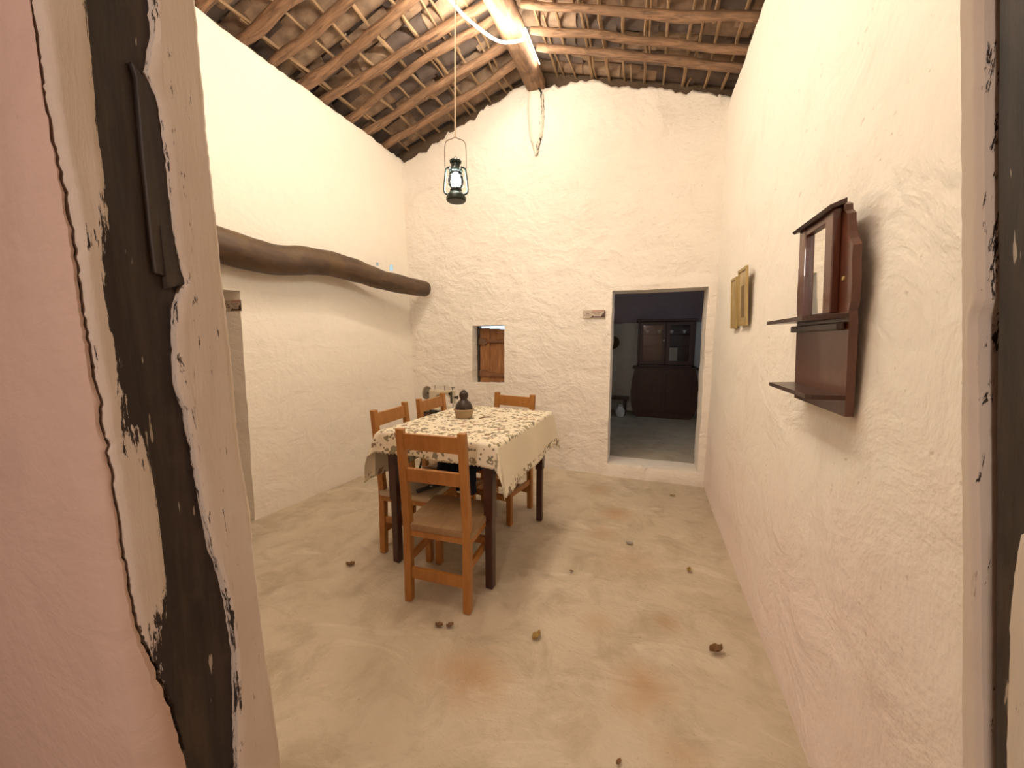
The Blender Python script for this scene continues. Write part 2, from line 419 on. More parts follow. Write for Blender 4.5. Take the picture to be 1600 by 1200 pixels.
# ------------------------------------------------------------ walls with relief
def wall(name, mat, P, us, vs, top, thick, holes=(), disp=0.012, vb=2.2, seed=0.0, extra=None, smooth=35, top_soft=0.0, flares=()):
    """P(u, v, d): point on the wall face at u along, v up, d out of the face into the room.
    holes are (u0,u1,v0,v1); us/vs contain their borders."""
    bm = bmesh.new(); vmax = vs[-1]
    F, B = {}, {}
    def vv(u, v): return v if v <= vb else vb + (v-vb)/(vmax-vb)*(top(u)-vb)
    def inhole(u, v): return any(h[0]-1e-6 < u < h[1]+1e-6 and h[2]-1e-6 < v < h[3]+1e-6 for h in holes)
    for i, u in enumerate(us):
        for j, v in enumerate(vs):
            w = vv(u, v)
            d = disp*(0.75*N(u*1.5+seed, w*1.5, seed) + 0.35*N(u*4.3+seed, w*4.3, 7) + 0.14*N(u*12, w*12, seed))
            e = min(1.0, (u-us[0])/0.05, (us[-1]-u)/0.05)
            if extra: d += extra(u, w)
            if top_soft and vmax-v < 1e-6: d -= top_soft
            jx = jz = 0.0
            for h in holes:      # hand-made, slightly wavy opening edges
                if h[0]-1e-6 <= u <= h[1]+1e-6 and h[2]-1e-6 <= v <= h[3]+1e-6:
                    jx += 0.007*N(u*3+9, w*7, seed); jz += 0.006*N(u*7, w*3+5, seed)
            bu = bw_ = 0.0
            for hu, hv, hr in flares:
                du, dv = u-hu, w-hv; r_ = math.hypot(du, dv)
                if r_ < 0.6:
                    g = 0.30*math.exp(-(r_/0.09)**2) if r_ > 1e-4 else 0; bu += g*du/max(r_, .01)*min(1, r_/.02); bw_ += g*dv/max(r_, .01)*min(1, r_/.02)
            F[i, j] = bm.verts.new(P(u+jx, w+jz, d)); B[i, j] = bm.verts.new(P(u+jx+bu, w+jz+bw_, -thick))
    cells = set()
    for i in range(len(us)-1):
        for j in range(len(vs)-1):
            cu, cv = (us[i]+us[i+1])/2, (vs[j]+vs[j+1])/2
            if not inhole(cu, cv): cells.add((i, j))
    for i, j in cells:
        bm.faces.new((F[i, j], F[i+1, j], F[i+1, j+1], F[i, j+1]))
        bm.faces.new((B[i, j+1], B[i+1, j+1], B[i+1, j], B[i, j]))
        for di, dj, a, b in ((-1, 0, (i, j), (i, j+1)), (1, 0, (i+1, j+1), (i+1, j)), (0, -1, (i+1, j), (i, j)), (0, 1, (i, j+1), (i+1, j+1))):
            if (i+di, j+dj) not in cells:
                bm.faces.new((F[b], F[a], B[a], B[b]))
    loose = [v for v in bm.verts if not v.link_faces]
    bmesh.ops.delete(bm, geom=loose, context='VERTS')
    bmesh.ops.recalc_face_normals(bm, faces=bm.faces[:])
    return obj(name, bm, mat, None, smooth, kind='structure')
def lines(a, b, step, *snap):
    xs = set(round(x, 5) for x in frange(a, b, max(1, int(round((b-a)/step)))))
    for s in snap:
        near = [x for x in xs if abs(x-s) < step*0.5 and x not in snap and x not in (a, b)]
        for x in near: xs.discard(x)
        xs.add(round(s, 5))
    return sorted(xs)

# back wall: gable profile (x, z) as the ragged plaster top stands
PROF = [(-2.75, 3.36), (-2.64, 3.364), (-2.39, 3.43), (-2.07, 3.555), (-1.94, 3.615), (-1.77, 3.635), (-1.69, 3.70), (-1.41, 3.80), (-1.26, 3.845),
        (-1.14, 3.81), (-1.02, 3.79), (-0.83, 3.775), (-0.62, 3.755), (-0.50, 3.75), (-0.36, 3.65), (-0.14, 3.60), (0.18, 3.50), (0.38, 3.455), (0.588, 3.376), (0.7, 3.35)]
def back_top(x): return lerp_tab(PROF, x) + 0.030*N(x*7, 1.3) + 0.030*N(x*19, 4.1) + 0.028*abs(N(x*41, 2)) - 0.008
DOOR = (-0.322, 0.50, 0.125, 1.825); WIN = (-1.815, -1.433, 0.878, 1.520)
def back_extra(x, z):
    e = 0.0
    # plastered surround of the doorway, a hand's width proud of the wall
    dx = max(DOOR[0]-x, x-DOOR[1], 0); dz = max(z-DOOR[3], 0)
    dd = max(dx, dz)
    lim = 0.045 if x < DOOR[0] else 0.085
    if z < DOOR[3]+0.075 and dx < lim and dd < 0.09: e += 0.016*min(1.0, (0.095-dd)/0.02)
    if DOOR[0]-.02 < x < DOOR[1]+.1 and z < DOOR[2]: e += 0.012
    # plaster hump over the buried king post below the ridge
    w = abs(x+1.10-0.05*(3.8-z)*0.0)
    if z > 3.12 and w < 0.12: e += 0.03*math.cos(w/0.12*PI/2)*min(1, (z-3.12)/0.15)
    # rough lumps
    e += 0.010*max(0, N(x*6.5, z*6.5, 11)-0.15)
    return e
us = lines(-2.85, 0.75, 0.022, DOOR[0], DOOR[1], WIN[0], WIN[1], DOOR[0]-0.045, DOOR[1]+0.085)
vs = lines(-0.05, 4.0, 0.032, DOOR[2], DOOR[3], WIN[2], WIN[3])
wall('wall_back', M['plaster'], lambda u, v, d: Vector((u, 3.753-d, v)), us, vs, back_top, 0.26, (DOOR, WIN), 0.016, 2.2, 2.0, back_extra, top_soft=0.02)

# left wall, foot leaning out towards the door, with a doorway and two small holes
def left_x(y, z):
    foot = -2.74 + (y-1.9)*0.098 if y < 3.75 else -2.56
    foot = min(foot, -2.55); k = min(1, max(0, z/3.4))
    return foot*(1-k) + (-2.665)*k
LDOOR = (0.95, 1.865, -0.04, 1.70)
HOLES = [LDOOR, (3.435, 3.49, 2.105, 2.17), (3.235, 3.268, 2.125, 2.155)]
def left_top(y): return 3.385 + 0.02*N(y*2.2, 8.8) + 0.016*N(y*9, 3.3) + 0.016*N(y*24, 1)
us = lines(0.28, 3.80, 0.04, 0.95, 1.865, 3.435, 3.49, 3.235, 3.268); vs = lines(-0.04, 3.5, 0.04, 1.70, 2.105, 2.125, 2.155, 2.17)
wall('wall_left', M['plaster_smooth'], lambda u, v, d: Vector((left_x(u, v)+d, u, v)), us, vs, left_top, 0.24, HOLES, 0.012, 2.3, 5.0, top_soft=0.02, flares=((3.463, 2.14, 1), (3.25, 2.14, 1)))

# right wall
def right_top(y): return 3.335 + 0.015*N(y*3, 6.1) + 0.01*N(y*13, 2.3)
def right_x(y, z): return 0.545 + 0.018*min(1, max(0, z/3.3)) + 0.012*(y-1.3)/2.4
us = lines(0.34, 3.85, 0.04); vs = lines(-0.05, 3.4, 0.04)
wall('wall_right', M['plaster_right'], lambda u, v, d: Vector((right_x(u, v)-d, u, v)), us, vs, right_top, 0.38, (), 0.010, 2.3, 9.0,
     lambda y, z: 0.006*max(0, N(y*8, z*8, 4)-0.1), top_soft=0.02)

# mud infill added behind the ragged plaster to keep sky out under the tiles
def infill(name, pts, mat=M['mud']):
    bm = bmesh.new(); 
    for lo, hi in pts: box(bm, lo, hi)
    return obj(name, bm, mat, None, None, kind='structure')
bm = bmesh.new()
prof = [(-2.9, 3.1), (-2.9, 3.445), (-2.66, 3.515), (-1.06, 3.985), (0.57, 3.495), (0.9, 3.40), (0.9, 3.1)]
sub = []
for (a, b), (c, d) in zip(prof, prof[1:]):
    n = max(1, int(math.hypot(c-a, d-b)/0.06))
    for i in range(n): sub.append((a+(c-a)*i/n, b+(d-b)*i/n + (0.012*N(i*1.7, a) if b > 3.2 else 0)))
sub.append(prof[-1]); prism(bm, sub, 3.83, 4.01, 'y')
obj('wall_gable_infill', bm, M['mud'], None, None, kind='structure')
bm = bmesh.new()
for i in range(58):
    y = 0.28 + i*0.0615; box(bm, (-3.04, y, 3.2), (-2.76+0.02*N(i*.7, 3), y+0.062, 3.445+0.012*N(i*.9, 1)))
obj('wall_left_infill', bm, M['mud'], None, None, kind='structure')
bm = bmesh.new()
for i in range(58):
    y = 0.34 + i*0.0605; box(bm, (0.66+0.02*N(i*.7, 9), y, 3.15), (0.94, y+0.061, 3.415+0.012*N(i*.9, 6)))
obj('wall_right_infill', bm, M['mud'], None, None, kind='structure')

# wall between the rooms (the camera looks through its doorway)
def front_face(name, x0, x1, z0, z1, y0, y1, mat):
    us = lines(x0, x1, 0.05); vs = lines(z0, z1, 0.05)
    return wall(name, mat, lambda u, v, d: Vector((u, y0-d, v)), us, vs, lambda u: z1, y1-y0, (), 0.003, 50, x0*3)
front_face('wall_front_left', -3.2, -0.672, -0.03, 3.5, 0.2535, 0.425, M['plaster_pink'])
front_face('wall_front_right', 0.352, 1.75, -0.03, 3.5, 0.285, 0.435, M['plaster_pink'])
bm = bmesh.new(); box(bm, (-0.662, 0.27, 2.12), (0.352, 0.425, 3.75), None, 0.01)
obj('wall_front_header', bm, M['plaster_smooth'], None, None, kind='structure')
bm = bmesh.new()
prism(bm, [(-3.0, 3.45), (-2.66, 3.45), (-1.06, 3.92), (0.57, 3.43), (0.9, 3.36), (0.9, 3.2), (-3.0, 3.2)], 0.28, 0.42, 'y')
obj('wall_front_gable', bm, M['mud'], None, None, kind='structure')

# ------------------------------------------------------------ doorway 1: the posts the camera stands between
door1 = empty('door_1', (0, 0, 0), kind='structure')
def jamb_sheet(name, mat, a, b, z0, z1, X, depth, nz=260, ny=14, wear=None, relief=0.002, back=0.03, side=1, seed=0.0, parent=door1):
    """vertical strip between the wavy lines y=a(z), y=b(z) standing at x=X(y,z), facing side"""
    bm = bmesh.new(); lay = bm.verts.layers.float.new('wear'); V = []
    for j in range(nz+1):
        z = z0+(z1-z0)*j/nz; ya, yb = a(z), b(z); row = []
        for i in range(ny+1):
            t = i/ny; y = ya+(yb-ya)*t
            edge = min(t, 1-t)*abs(yb-ya)
            d = relief*0.7*N(y*40+seed, z*9, 2) + relief*0.8*N(y*9, z*2+seed, 8) - 0.004*max(0, 1-edge/0.004)
            v = bm.verts.new((X(y, z)+side*(depth+d), y, z)); row.append(v)
            if wear: v[lay] = wear(y, z)
        back0 = bm.verts.new((X(ya, z)-side*back, ya, z)); back1 = bm.verts.new((X(yb, z)-side*back, yb, z))
        V.append([back0]+row+[back1])
    for j in range(nz):
        for i in range(ny+2):
            f = (V[j][i], V[j][i+1], V[j+1][i+1], V[j+1][i])
            bm.faces.new(f if side > 0 else f[::-1])
    bm.faces.new([V[-1][i] for i in range(ny+3)] if side > 0 else [V[-1][i] for i in range(ny+2, -1, -1)])
    return obj(name, bm, mat, parent, 40)

def jag(z, s, amp=1.0): return amp*(0.0016*N(z*7, s) + 0.0016*N(z*31, s+4) + 0.0018*N(z*90, s+9) + 0.0012*N(z*210, s))
CRACK = [(0, .33), (.70, .305), (.787, .296), (.873, .284), (.955, .270), (1.125, .2665), (1.33, .2625), (1.50, .260), (1.62, .2545), (1.73, .2535), (2.12, .250)]
DL = [(0, .30), (.708, .298), (.905, .307), (1.125, .307), (1.247, .302), (1.327, .297), (1.419, .293), (1.60, .291), (1.76, .295), (2.12, .297)]
DR = [(0, .372), (.614, .376), (.812, .390), (.912, .385), (.987, .376), (1.013, .369), (1.08, .365), (1.166, .359), (1.247, .353), (1.287, .345), (1.399, .354),
      (1.438, .368), (1.482, .362), (1.622, .361), (1.687, .358), (1.71, .349), (1.771, .363), (2.12, .368)]
EDGE = [(0, .462), (.515, .451), (.657, .445), (.798, .437), (.928, .433), (1.05, .432), (1.168, .424), (1.332, .423), (1.455, .420), (1.638, .417), (1.852, .417), (2.12, .417)]
XL = lambda y, z: -0.65
# the dark timber itself
jamb_sheet('door_post', M['post'], lambda z: 0.262, lambda z: 0.405, 0, 2.12, XL, -0.011, 200, 20, None, 0.0016, 0.06, 1, 3.0)
# near lime strip between crack and post, black streaks where the lime is rubbed off
def wear_near(y, z):
    e = -0.42
    t = (y-lerp_tab(CRACK, z))/max(0.001, lerp_tab(DL, z)-lerp_tab(CRACK, z))
    if 1.15 < z < 1.56: e += 1.0*max(0, t-0.15)*min(1, (1.56-z)/0.12)*min(1, (z-1.15)/0.1)
    if z < 1.0: e += 0.95*min(1, (1.0-z)/0.12)*(0.40+0.60*t)
    if t > 0.9: e += 0.25
    return e + 0.36
jamb_sheet('whitewash_coat', M['worn'], lambda z: lerp_tab(CRACK, z)+jag(z, 1.0, 1.3)+0.0015, lambda z: max(lerp_tab(CRACK, z)+0.004, lerp_tab(DL, z)+jag(z, 6.0, .35)-max(0, .80-z)*0.12), 0.72, 2.12, XL, 0.004, 260, 12, wear_near, 0.0022, 0.03, 1, 11.0)
# far lime strip from the post to the room-side arris
def wear_far(y, z):
    t = (y-lerp_tab(DR, z))/(lerp_tab(EDGE, z)-lerp_tab(DR, z))
    e = -0.08
    if t < 0.16: e += 0.22*(1-t/0.16)
    if z < 0.98 and t < 0.3: e += 0.3*(0.3-t)
    if 1.3 < z < 1.9 and 0.18 < t < 0.34: e += 0.10
    return e
jamb_sheet('whitewash_coat', M['worn'], lambda z: lerp_tab(DR, z)+jag(z, 21.0, .9), lambda z: lerp_tab(EDGE, z)+jag(z, 33.0, .8), 0, 2.12, XL, 0.006, 260, 12, wear_far, 0.002, 0.05, 1, 31.0)
# raised rebate board on the post, ending in a broken foot
bm = bmesh.new()
brd = [(1.437, .366), (1.445, .336), (1.50, .335), (1.62, .336), (1.70, .338), (1.718, .334), (1.70, .352), (1.687, .358), (1.622, .361), (1.53, .363), (1.482, .363)]
prism(bm, [(y, z) for z, y in brd], -0.668, -0.653, 'x'); bmesh.ops.bevel(bm, geom=bm.edges[:], offset=.0015, segments=1, affect='EDGES')
obj('rebate_board', bm, M['post'], door1)
bm = bmesh.new(); prism(bm, [(.347, 1.425), (.371, 1.436), (.366, 1.497), (.347, 1.512)], -0.665, -0.6505, 'x'); obj('post_knot', bm, M['post'], door1)
# the pink wall plaster laps up to the crack
def lap_x(y, z): return -0.652 - 0.016*max(0.0, 1-(y-0.253)/0.035)**2
jamb_sheet('plaster_lap', M['plaster_pink'], lambda z: 0.2530, lambda z: lerp_tab(CRACK, z)+jag(z, 1.0, 1.3)-0.0015-0.0015*abs(N(z*25, 3)), 0, 2.12, lap_x, 0.009, 260, 4, None, 0.001, 0.06, 1, 2.0)

# right-hand post, leaning
XR = lambda y, z: 0.409 - 0.106*z
REDGE = [(0, .463), (1.05, .452), (1.3, .450), (1.6, .452), (2.12, .455)]
jamb_sheet('door_post', M['post'], lambda z: 0.30, lambda z: 0.43, 0, 2.12, XR, -0.006, 200, 20, None, 0.0012, 0.06, -1, 5.0)
RD = [(0, .430), (.90, .4305), (1.0, .431), (1.15, .433), (1.27, .4330), (1.33, .4360), (1.37, .4360), (1.385, .4295), (1.45, .4295), (1.7, .4315), (2.12, .4315)]
def wear_r(y, z):
    t = (y-lerp_tab(RD, z))/(lerp_tab(REDGE, z)-lerp_tab(RD, z))
    e = -0.20
    if t < 0.30: e += 0.26*(1-t/0.30)
    return e
jamb_sheet('whitewash_coat', M['worn'], lambda z: lerp_tab(RD, z)+jag(z, 51.0, .5), lambda z: lerp_tab(REDGE, z)+jag(z, 53.0, .5), 0, 2.12, XR, 0.002, 260, 12, wear_r, 0.0015, 0.05, -1, 41.0)
RP = [(0, .410), (.9, .409), (1.0, .4055), (1.13, .4020), (1.17, .3985), (1.20, .393), (1.23, .36)]
jamb_sheet('whitewash_coat', M['worn'], lambda z: 0.30, lambda z: lerp_tab(RP, z)+jag(z, 61.0, .5), 0, 1.23, XR, 0.003, 160, 10, lambda y, z: -0.1, 0.002, 0.03, -1, 43.0)

# ------------------------------------------------------------ shells of the neighbouring rooms (seen through doorways only)
def slab(name, lo, hi, mat):
    bm = bmesh.new(); box(bm, lo, hi); return obj(name, bm, mat, None, None, kind='structure')
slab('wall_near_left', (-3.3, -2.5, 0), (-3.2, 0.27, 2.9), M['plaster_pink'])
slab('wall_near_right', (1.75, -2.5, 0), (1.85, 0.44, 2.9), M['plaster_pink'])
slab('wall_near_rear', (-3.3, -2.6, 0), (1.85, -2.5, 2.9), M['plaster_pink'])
slab('ceiling_near', (-3.3, -2.6, 2.9), (1.85, 0.27, 3.0), M['rafter'])
slab('wall_side_room', (-4.3, 0.5, 0), (-4.2, 2.4, 2.4), M['plaster_smooth'])
slab('wall_side_room', (-4.3, 2.3, 0), (-3.02, 2.4, 2.4), M['plaster_smooth'])
slab('wall_side_room', (-4.3, 0.4, 0), (-3.02, 0.5, 2.4), M['plaster_smooth'])
slab('ceiling_side_room', (-4.3, 0.4, 2.4), (-3.02, 2.4, 2.5), M['rafter'])
slab('floor_side_room', (-4.3, 0.4, -0.06), (-3.35, 2.4, 0.0), M['floor'])
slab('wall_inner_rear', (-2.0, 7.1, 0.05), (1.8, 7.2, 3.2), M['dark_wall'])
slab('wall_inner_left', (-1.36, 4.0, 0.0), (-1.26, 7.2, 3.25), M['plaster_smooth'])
for lo, hi in (((1.5, 3.8, 0.0), (1.6, 4.7, 3.25)), ((1.5, 5.7, 0.0), (1.6, 7.2, 3.25)), ((1.5, 4.7, 0.0), (1.6, 5.7, 1.55)), ((1.5, 4.7, 2.2), (1.6, 5.7, 3.25))): slab('wall_inner_right', lo, hi, M['dark_wall'])  # unseen opening added to let daylight into the back room
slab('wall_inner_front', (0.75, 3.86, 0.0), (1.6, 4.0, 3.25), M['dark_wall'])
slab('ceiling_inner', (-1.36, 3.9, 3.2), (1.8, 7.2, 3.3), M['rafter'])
# low partition inside the back room, whitewashed, its top uneven
wall('wall_partition', M['plaster_smooth'], lambda u, v, d: Vector((u, 6.95-d, v)), lines(-1.30, 0.9, .06), lines(0.08, 1.70, .06), lambda u: 1.66+0.02*N(u*5, 2), 0.1, (), 0.012, 1.2, 3.0)

# ------------------------------------------------------------ roof: ridge, rafters, laths, clay tiles
ridge = empty('ridge_beam', (-1.13, 2.1, 3.80), label='thick rough ridge log running under the peak of the tiled roof', cat='beam')
pts = [(-1.09 - 0.05*(3.74-y)/3.4 + 0.012*N(y*1.5, 2), y, 3.805+0.012*N(y*1.3, 7)) for y in frange(0.30, 3.74, 30)]
bm = bmesh.new(); tube(bm, [Vector(p)-Vector((-1.13, 2.1, 3.80)) for p in pts], [0.095+0.008*N(i*.4, 5) for i in range(31)], 14, 0.15, 2.0)
obj('log', bm, M['ridge'], ridge, 50)
bm = bmesh.new(); tube(bm, [(0.055, 1.55, -0.02), (0.10, 1.60, -0.10), (0.09, 1.61, -0.15)], [.012, .008, .004], 6)
obj('wire_tie', bm, M['iron'], ridge, 50)

ceil_l = empty('ceiling', (0, 0, 0), kind='structure'); ceil_r = empty('ceiling', (0, 0, 0), kind='structure')
class Slope:
    def __init__(s, p0, d, n): s.p0, s.d, s.n = Vector(p0), Vector(d).normalized(), Vector(n).normalized()
    def P(s, y, a, h): q = s.p0 + s.d*a + s.n*h; return Vector((q.x, y, q.z))
    def s_of_x(s, x): return (x-s.p0.x)/s.d.x
SL = Slope((-1.05, 0, 3.85), (-1.61, 0, -0.47), (-0.47, 0, 1.61))
SR = Slope((-1.00, 0, 3.81), (1.56, 0, -0.45), (0.45, 0, 1.56))

def rafter(sl, ya, yb, xa, xb, r, seed, par, bend=0.03):
    """pole from the ridge (xa, ya) to past the wall head (xb, yb)"""
    sa, sb = sl.s_of_x(xa), sl.s_of_x(xb); n = 22; pts = []; rad = []
    for i in range(n+1):
        t = i/n; y = ya+(yb-ya)*t + bend*math.sin(t*PI*1.0)*N(seed, 3.3)*1.6 + 0.050*N(t*2.4, seed) + 0.026*N(t*6, seed+5)
        pts.append(sl.P(y, sa+(sb-sa)*t, 0.05+0.012*N(t*3, seed+9))); rad.append(r*(1+0.25*N(t*7, seed+2)-0.10*(1-t)))
    bm = bmesh.new(); tube(bm, pts, rad, 10, 0.22, seed)
    obj('rafter', bm, RAFT[0] if sl.d.x < 0 else RAFT[1], par, 50)
LR = [(0.62, 0.66), (0.98, 1.02), (1.35, 1.40), (1.745, 1.752), (2.045, 2.028), (2.19, 2.25), (2.50, 2.52), (2.84, 2.69), (2.955, 3.04), (3.24, 3.225), (3.465, 3.52)]
for i, (ya, yb) in enumerate(LR): rafter(SL, ya, yb, -1.12, -2.98, 0.036+0.006*N(i*3.1, 1), 3.0+i*2.3, ceil_l)
RR = [(0.7, 0.75), (1.05, 1.1), (1.42, 1.5), (1.78, 1.86), (2.12, 2.2), (2.45, 2.55), (2.795, 2.80), (2.93, 3.02), (3.17, 3.27), (3.36, 3.48)]
for i, (ya, yb) in enumerate(RR): rafter(SR, ya, yb, -0.99, 0.86, 0.031+0.006*N(i*3.7, 8), 50.0+i*2.9, ceil_r, 0.02)

def lath(sl, s0, y0, y1, seed, par, r=0.012):
    n = max(3, int((y1-y0)/0.16)); pts = [sl.P(y0+(y1-y0)*i/n, s0+0.035*N(i*.35, seed)+0.012*N(i*1.1, seed+3), 0.108+0.006*N(i*.8, seed)) for i in range(n+1)]
    bm = bmesh.new(); tube(bm, pts, [r*(1+.35*N(i*.9, seed+7)) for i in range(n+1)], 6, 0.3, seed)
    obj('lath', bm, M['lath'], par, 50)
def laths(sl, ss, par, seed):
    for k, s in enumerate(ss):
        y = 0.30 + 0.15*random.random()
        while y < 3.8:
            L = 0.9+0.9*random.random(); y1 = min(3.95, y+L); 
            if 3.95-y1 < 0.3: y1 = 3.95
            lath(sl, s+random.uniform(-.02, .02), y, y1, seed+k*3.7+y, par, random.uniform(0.010, 0.016))
            if random.random() < 0.3: lath(sl, s+0.045, y+0.2, y1-0.1, seed+k*5.1+y+9, par, 0.009)
            y = y1-0.1
            if y1 >= 3.95: break
laths(SL, [0.10+0.215*i for i in range(9)], ceil_l, 100.0)
laths(SR, [0.08+0.165*i for i in range(11)], ceil_r, 200.0)

# clay tile mesh: half pipe, 0.46 long along +x, opening down; gutter tiles are the same turned over
def tile_mesh(L=0.46, r0=0.088, r1=0.072, th=0.011, seg=6, arc=150):
    bm = bmesh.new(); R = []
    for xi, r in ((0, r0), (L, r1)):
        for rr in (r, r-th):
            R.append([bm.verts.new((xi, rr*math.sin(math.radians(-arc/2+arc*j/seg)), rr*math.cos(math.radians(-arc/2+arc*j/seg))-r*math.cos(math.radians(arc/2)))) for j in range(seg+1)])
    o0, i0, o1, i1 = R
    for j in range(seg):
        bm.faces.new((o0[j], o1[j], o1[j+1], o0[j+1])); bm.faces.new((i0[j], i0[j+1], i1[j+1], i1[j]))
        bm.faces.new((o0[j], o0[j+1], i0[j+1], i0[j])); bm.faces.new((o1[j], i1[j], i1[j+1], o1[j+1]))
    for j in (0, seg): bm.faces.new((o0[j], i0[j], i1[j], o1[j]) if j == 0 else (o0[j], o1[j], i1[j], i0[j]))
    bmesh.ops.recalc_face_normals(bm, faces=bm.faces[:])
    me = D.meshes.new('roof_tile'); bm.to_mesh(me); bm.free(); me.materials.append(M['tile'])
    me.polygons.foreach_set('use_smooth', [True]*len(me.polygons)); me.set_sharp_from_angle(angle=math.radians(50)); return me
TILES = [tile_mesh(), tile_mesh(0.44, .090, .074), tile_mesh(0.47, .085, .070)]
def place_tiles(sl, par, rows, cols, y0, pitch, s0, exposed):
    ax = Vector((0, 1, 0)) if sl.d.x > 0 else Vector((0, -1, 0))
    for c in range(cols):
        for r in range(rows):
            for kind in (0, 1):
                y = y0 + c*pitch + (pitch/2 if kind else 0) + random.uniform(-.012, .012)
                s = s0 + r*exposed + random.uniform(-.03, .03) + (0.06 if kind else 0)
                slide = 0.0
                if kind and random.random() < 0.05: slide = random.uniform(0.08, 0.13)
                tilt = -0.035 + random.uniform(-.012, .012)
                d = sl.d; n = sl.n
                z = n if kind else -n
                a = d if not kind else d
                side = z.cross(a)
                h = (0.185 if kind else 0.185) + random.uniform(-.004, .006)
                if kind == 0: h = 0.185
                base = sl.P(y, s+slide, h if kind == 0 else 0.172)
                R = Matrix(((a.x, side.x, z.x), (a.y, side.y, z.y), (a.z, side.z, z.z))).to_4x4()
                yawm = Matrix.Rotation(random.uniform(-.06, .06), 4, n) @ Matrix.Rotation((0.05 if kind else 0.05)*1.0*(1 if sl.d.x > 0 else -1), 4, 'Y')
                o = D.objects.new('roof_tile', random.choice(TILES)); COL.objects.link(o); o.parent = par
                o.matrix_local = Matrix.Translation(base) @ yawm @ R
place_tiles(SL, ceil_l, 7, 19, 0.36, 0.188, -0.08, 0.315)
place_tiles(SR, ceil_r, 7, 19, 0.40, 0.188, -0.08, 0.315)
capm = tile_mesh(0.46, 0.15, 0.125, 0.013, 8, 150)
capm.name = 'ridge_tile'
for i in range(10):
    o = D.objects.new('ridge_tile', capm); COL.objects.link(o); o.parent = ceil_l
    o.matrix_local = Matrix.Translation((-1.04, 0.28+i*0.37, 3.985+0.01*(i % 2))) @ Matrix.Rotation(PI/2, 4, 'Z') @ Matrix.Rotation(0.03, 4, 'Y')

# scarred stub of the old king post showing through the plaster below the ridge
post = empty('king_post', (-1.10, 3.71, 3.5), label='lime-coated stub of an old post in the back wall under the ridge', cat='post')
bm = bmesh.new(); lay = bm.verts.layers.float.new('wear'); V = []
for j in range(61):
    z = -0.34+0.66*j/60*0.97; row = []
    wdt = (0.070+0.012*N(z*6, 3)+0.02*min(1, (z+.34)*3))*min(1, .25+(z+.34)*4)
    for i in range(11):
        t = i/10*2-1; x = t*wdt + 0.07*(-(z-0.3))*0.35
        d = 0.062*math.sqrt(max(0, 1-t*t))-0.042-0.020*max(0, -z/.34)**2 + 0.004*N(x*50, z*14)
        v = bm.verts.new((x, -d, z)); v[lay] = -0.06 + 0.30*max(0, t-0.1) + 0.20*max(0, -t-.6) + (0.15 if z < -.2 else 0); row.append(v)
    V.append(row)
for j in range(60):
    for i in range(10): bm.faces.new((V[j][i], V[j][i+1], V[j+1][i+1], V[j+1][i]))
ext = bmesh.ops.extrude_face_region(bm, geom=bm.faces[:])
for v in [g for g in ext['geom'] if isinstance(g, bmesh.types.BMVert)]: v.co.y += 0.05
bmesh.ops.recalc_face_normals(bm, faces=bm.faces[:])
obj('post_face', bm, M['worn_light'], post, 50)

# ------------------------------------------------------------ log along the left wall
W0 = Vector((-2.5, 2.6, 1.96))
lg = empty('wall_beam', W0, label='dark curved log jutting along the upper left wall', cat='beam')
ctrl = [(-2.66, 1.35, 2.00), (-2.60, 1.68, 1.965), (-2.57, 2.02, 1.935), (-2.535, 2.35, 1.985), (-2.50, 2.70, 1.985), (-2.44, 3.05, 1.94), (-2.38, 3.38, 1.925), (-2.345, 3.66, 1.925)]
pp = smoothpath(ctrl, 7); n = len(pp)
bm = bmesh.new(); tube(bm, [p-W0 for p in pp], [0.122-0.040*(i/n)+0.006*N(i*.3, 4) for i in range(n)], 18, 0.08, 1.0)
bm.faces.ensure_lookup_table()
for f in bm.faces:
    if len(f.verts) > 4: f.material_index = 1
obj('log', bm, [M['log'], M['log_end']], lg, 40)
for k in range(0):
    pass

# ------------------------------------------------------------ shuttered window in the back wall
w = empty('window_1', (-1.624, 3.90, 0.878), kind='structure')
x = -0.165
for k, wd in enumerate((0.122, 0.108, 0.122)):
    dy = (0.0, 0.014, 0.002)[k]
    bm = bmesh.new(); box(bm, (x-(0.010 if k == 1 else 0), dy, 0.003*k), (x+wd+(0.010 if k == 1 else -0.003), dy+0.018, 0.616-0.006*k), None, 0.003); obj('plank', bm, M['shutter'], w, loc=(0, 0, 0)); x += wd
bm = bmesh.new(); prism(bm, [(-0.165, .070), (-0.165, .135), (-.12, .150), (-.085, .140), (-.06, .112), (0.185, .104), (0.185, .072)], -0.022, 0.0, 'y'); obj('batten', bm, M['shutter_dark'], w)
bm = bmesh.new(); prism(bm, [(-0.165, .430), (-0.165, .505), (-.08, .505), (-.07, .492), (0.185, .492), (0.185, .455), (-.06, .452), (-.09, .428)], -0.022, 0.0, 'y'); obj('batten', bm, M['shutter_dark'], w)
bm = bmesh.new(); prism(bm, [(-0.155, .452), (-0.155, .492), (-.092, .490), (-.082, .462), (-.10, .450)], -0.028, -0.022, 'y'); obj('hinge_plate', bm, M['wire'], w)
bm = bmesh.new(); box(bm, (-0.19, -0.02, 0), (-0.167, 0.05, 0.64), None, 0.003); obj('window_post', bm, M['post'], w)
bm = bmesh.new(); box(bm, (0.187, 0.01, 0), (0.20, 0.05, 0.64), None, 0.003); obj('window_post', bm, M['post'], w)
bm = bmesh.new(); tube(bm, [(0.12, -0.006, 0.37), (0.14, -0.02, 0.385), (0.18, -0.02, 0.375), (0.2, -0.01, 0.36)], 0.004, 6); obj('latch', bm, M['wire'], w, 50)

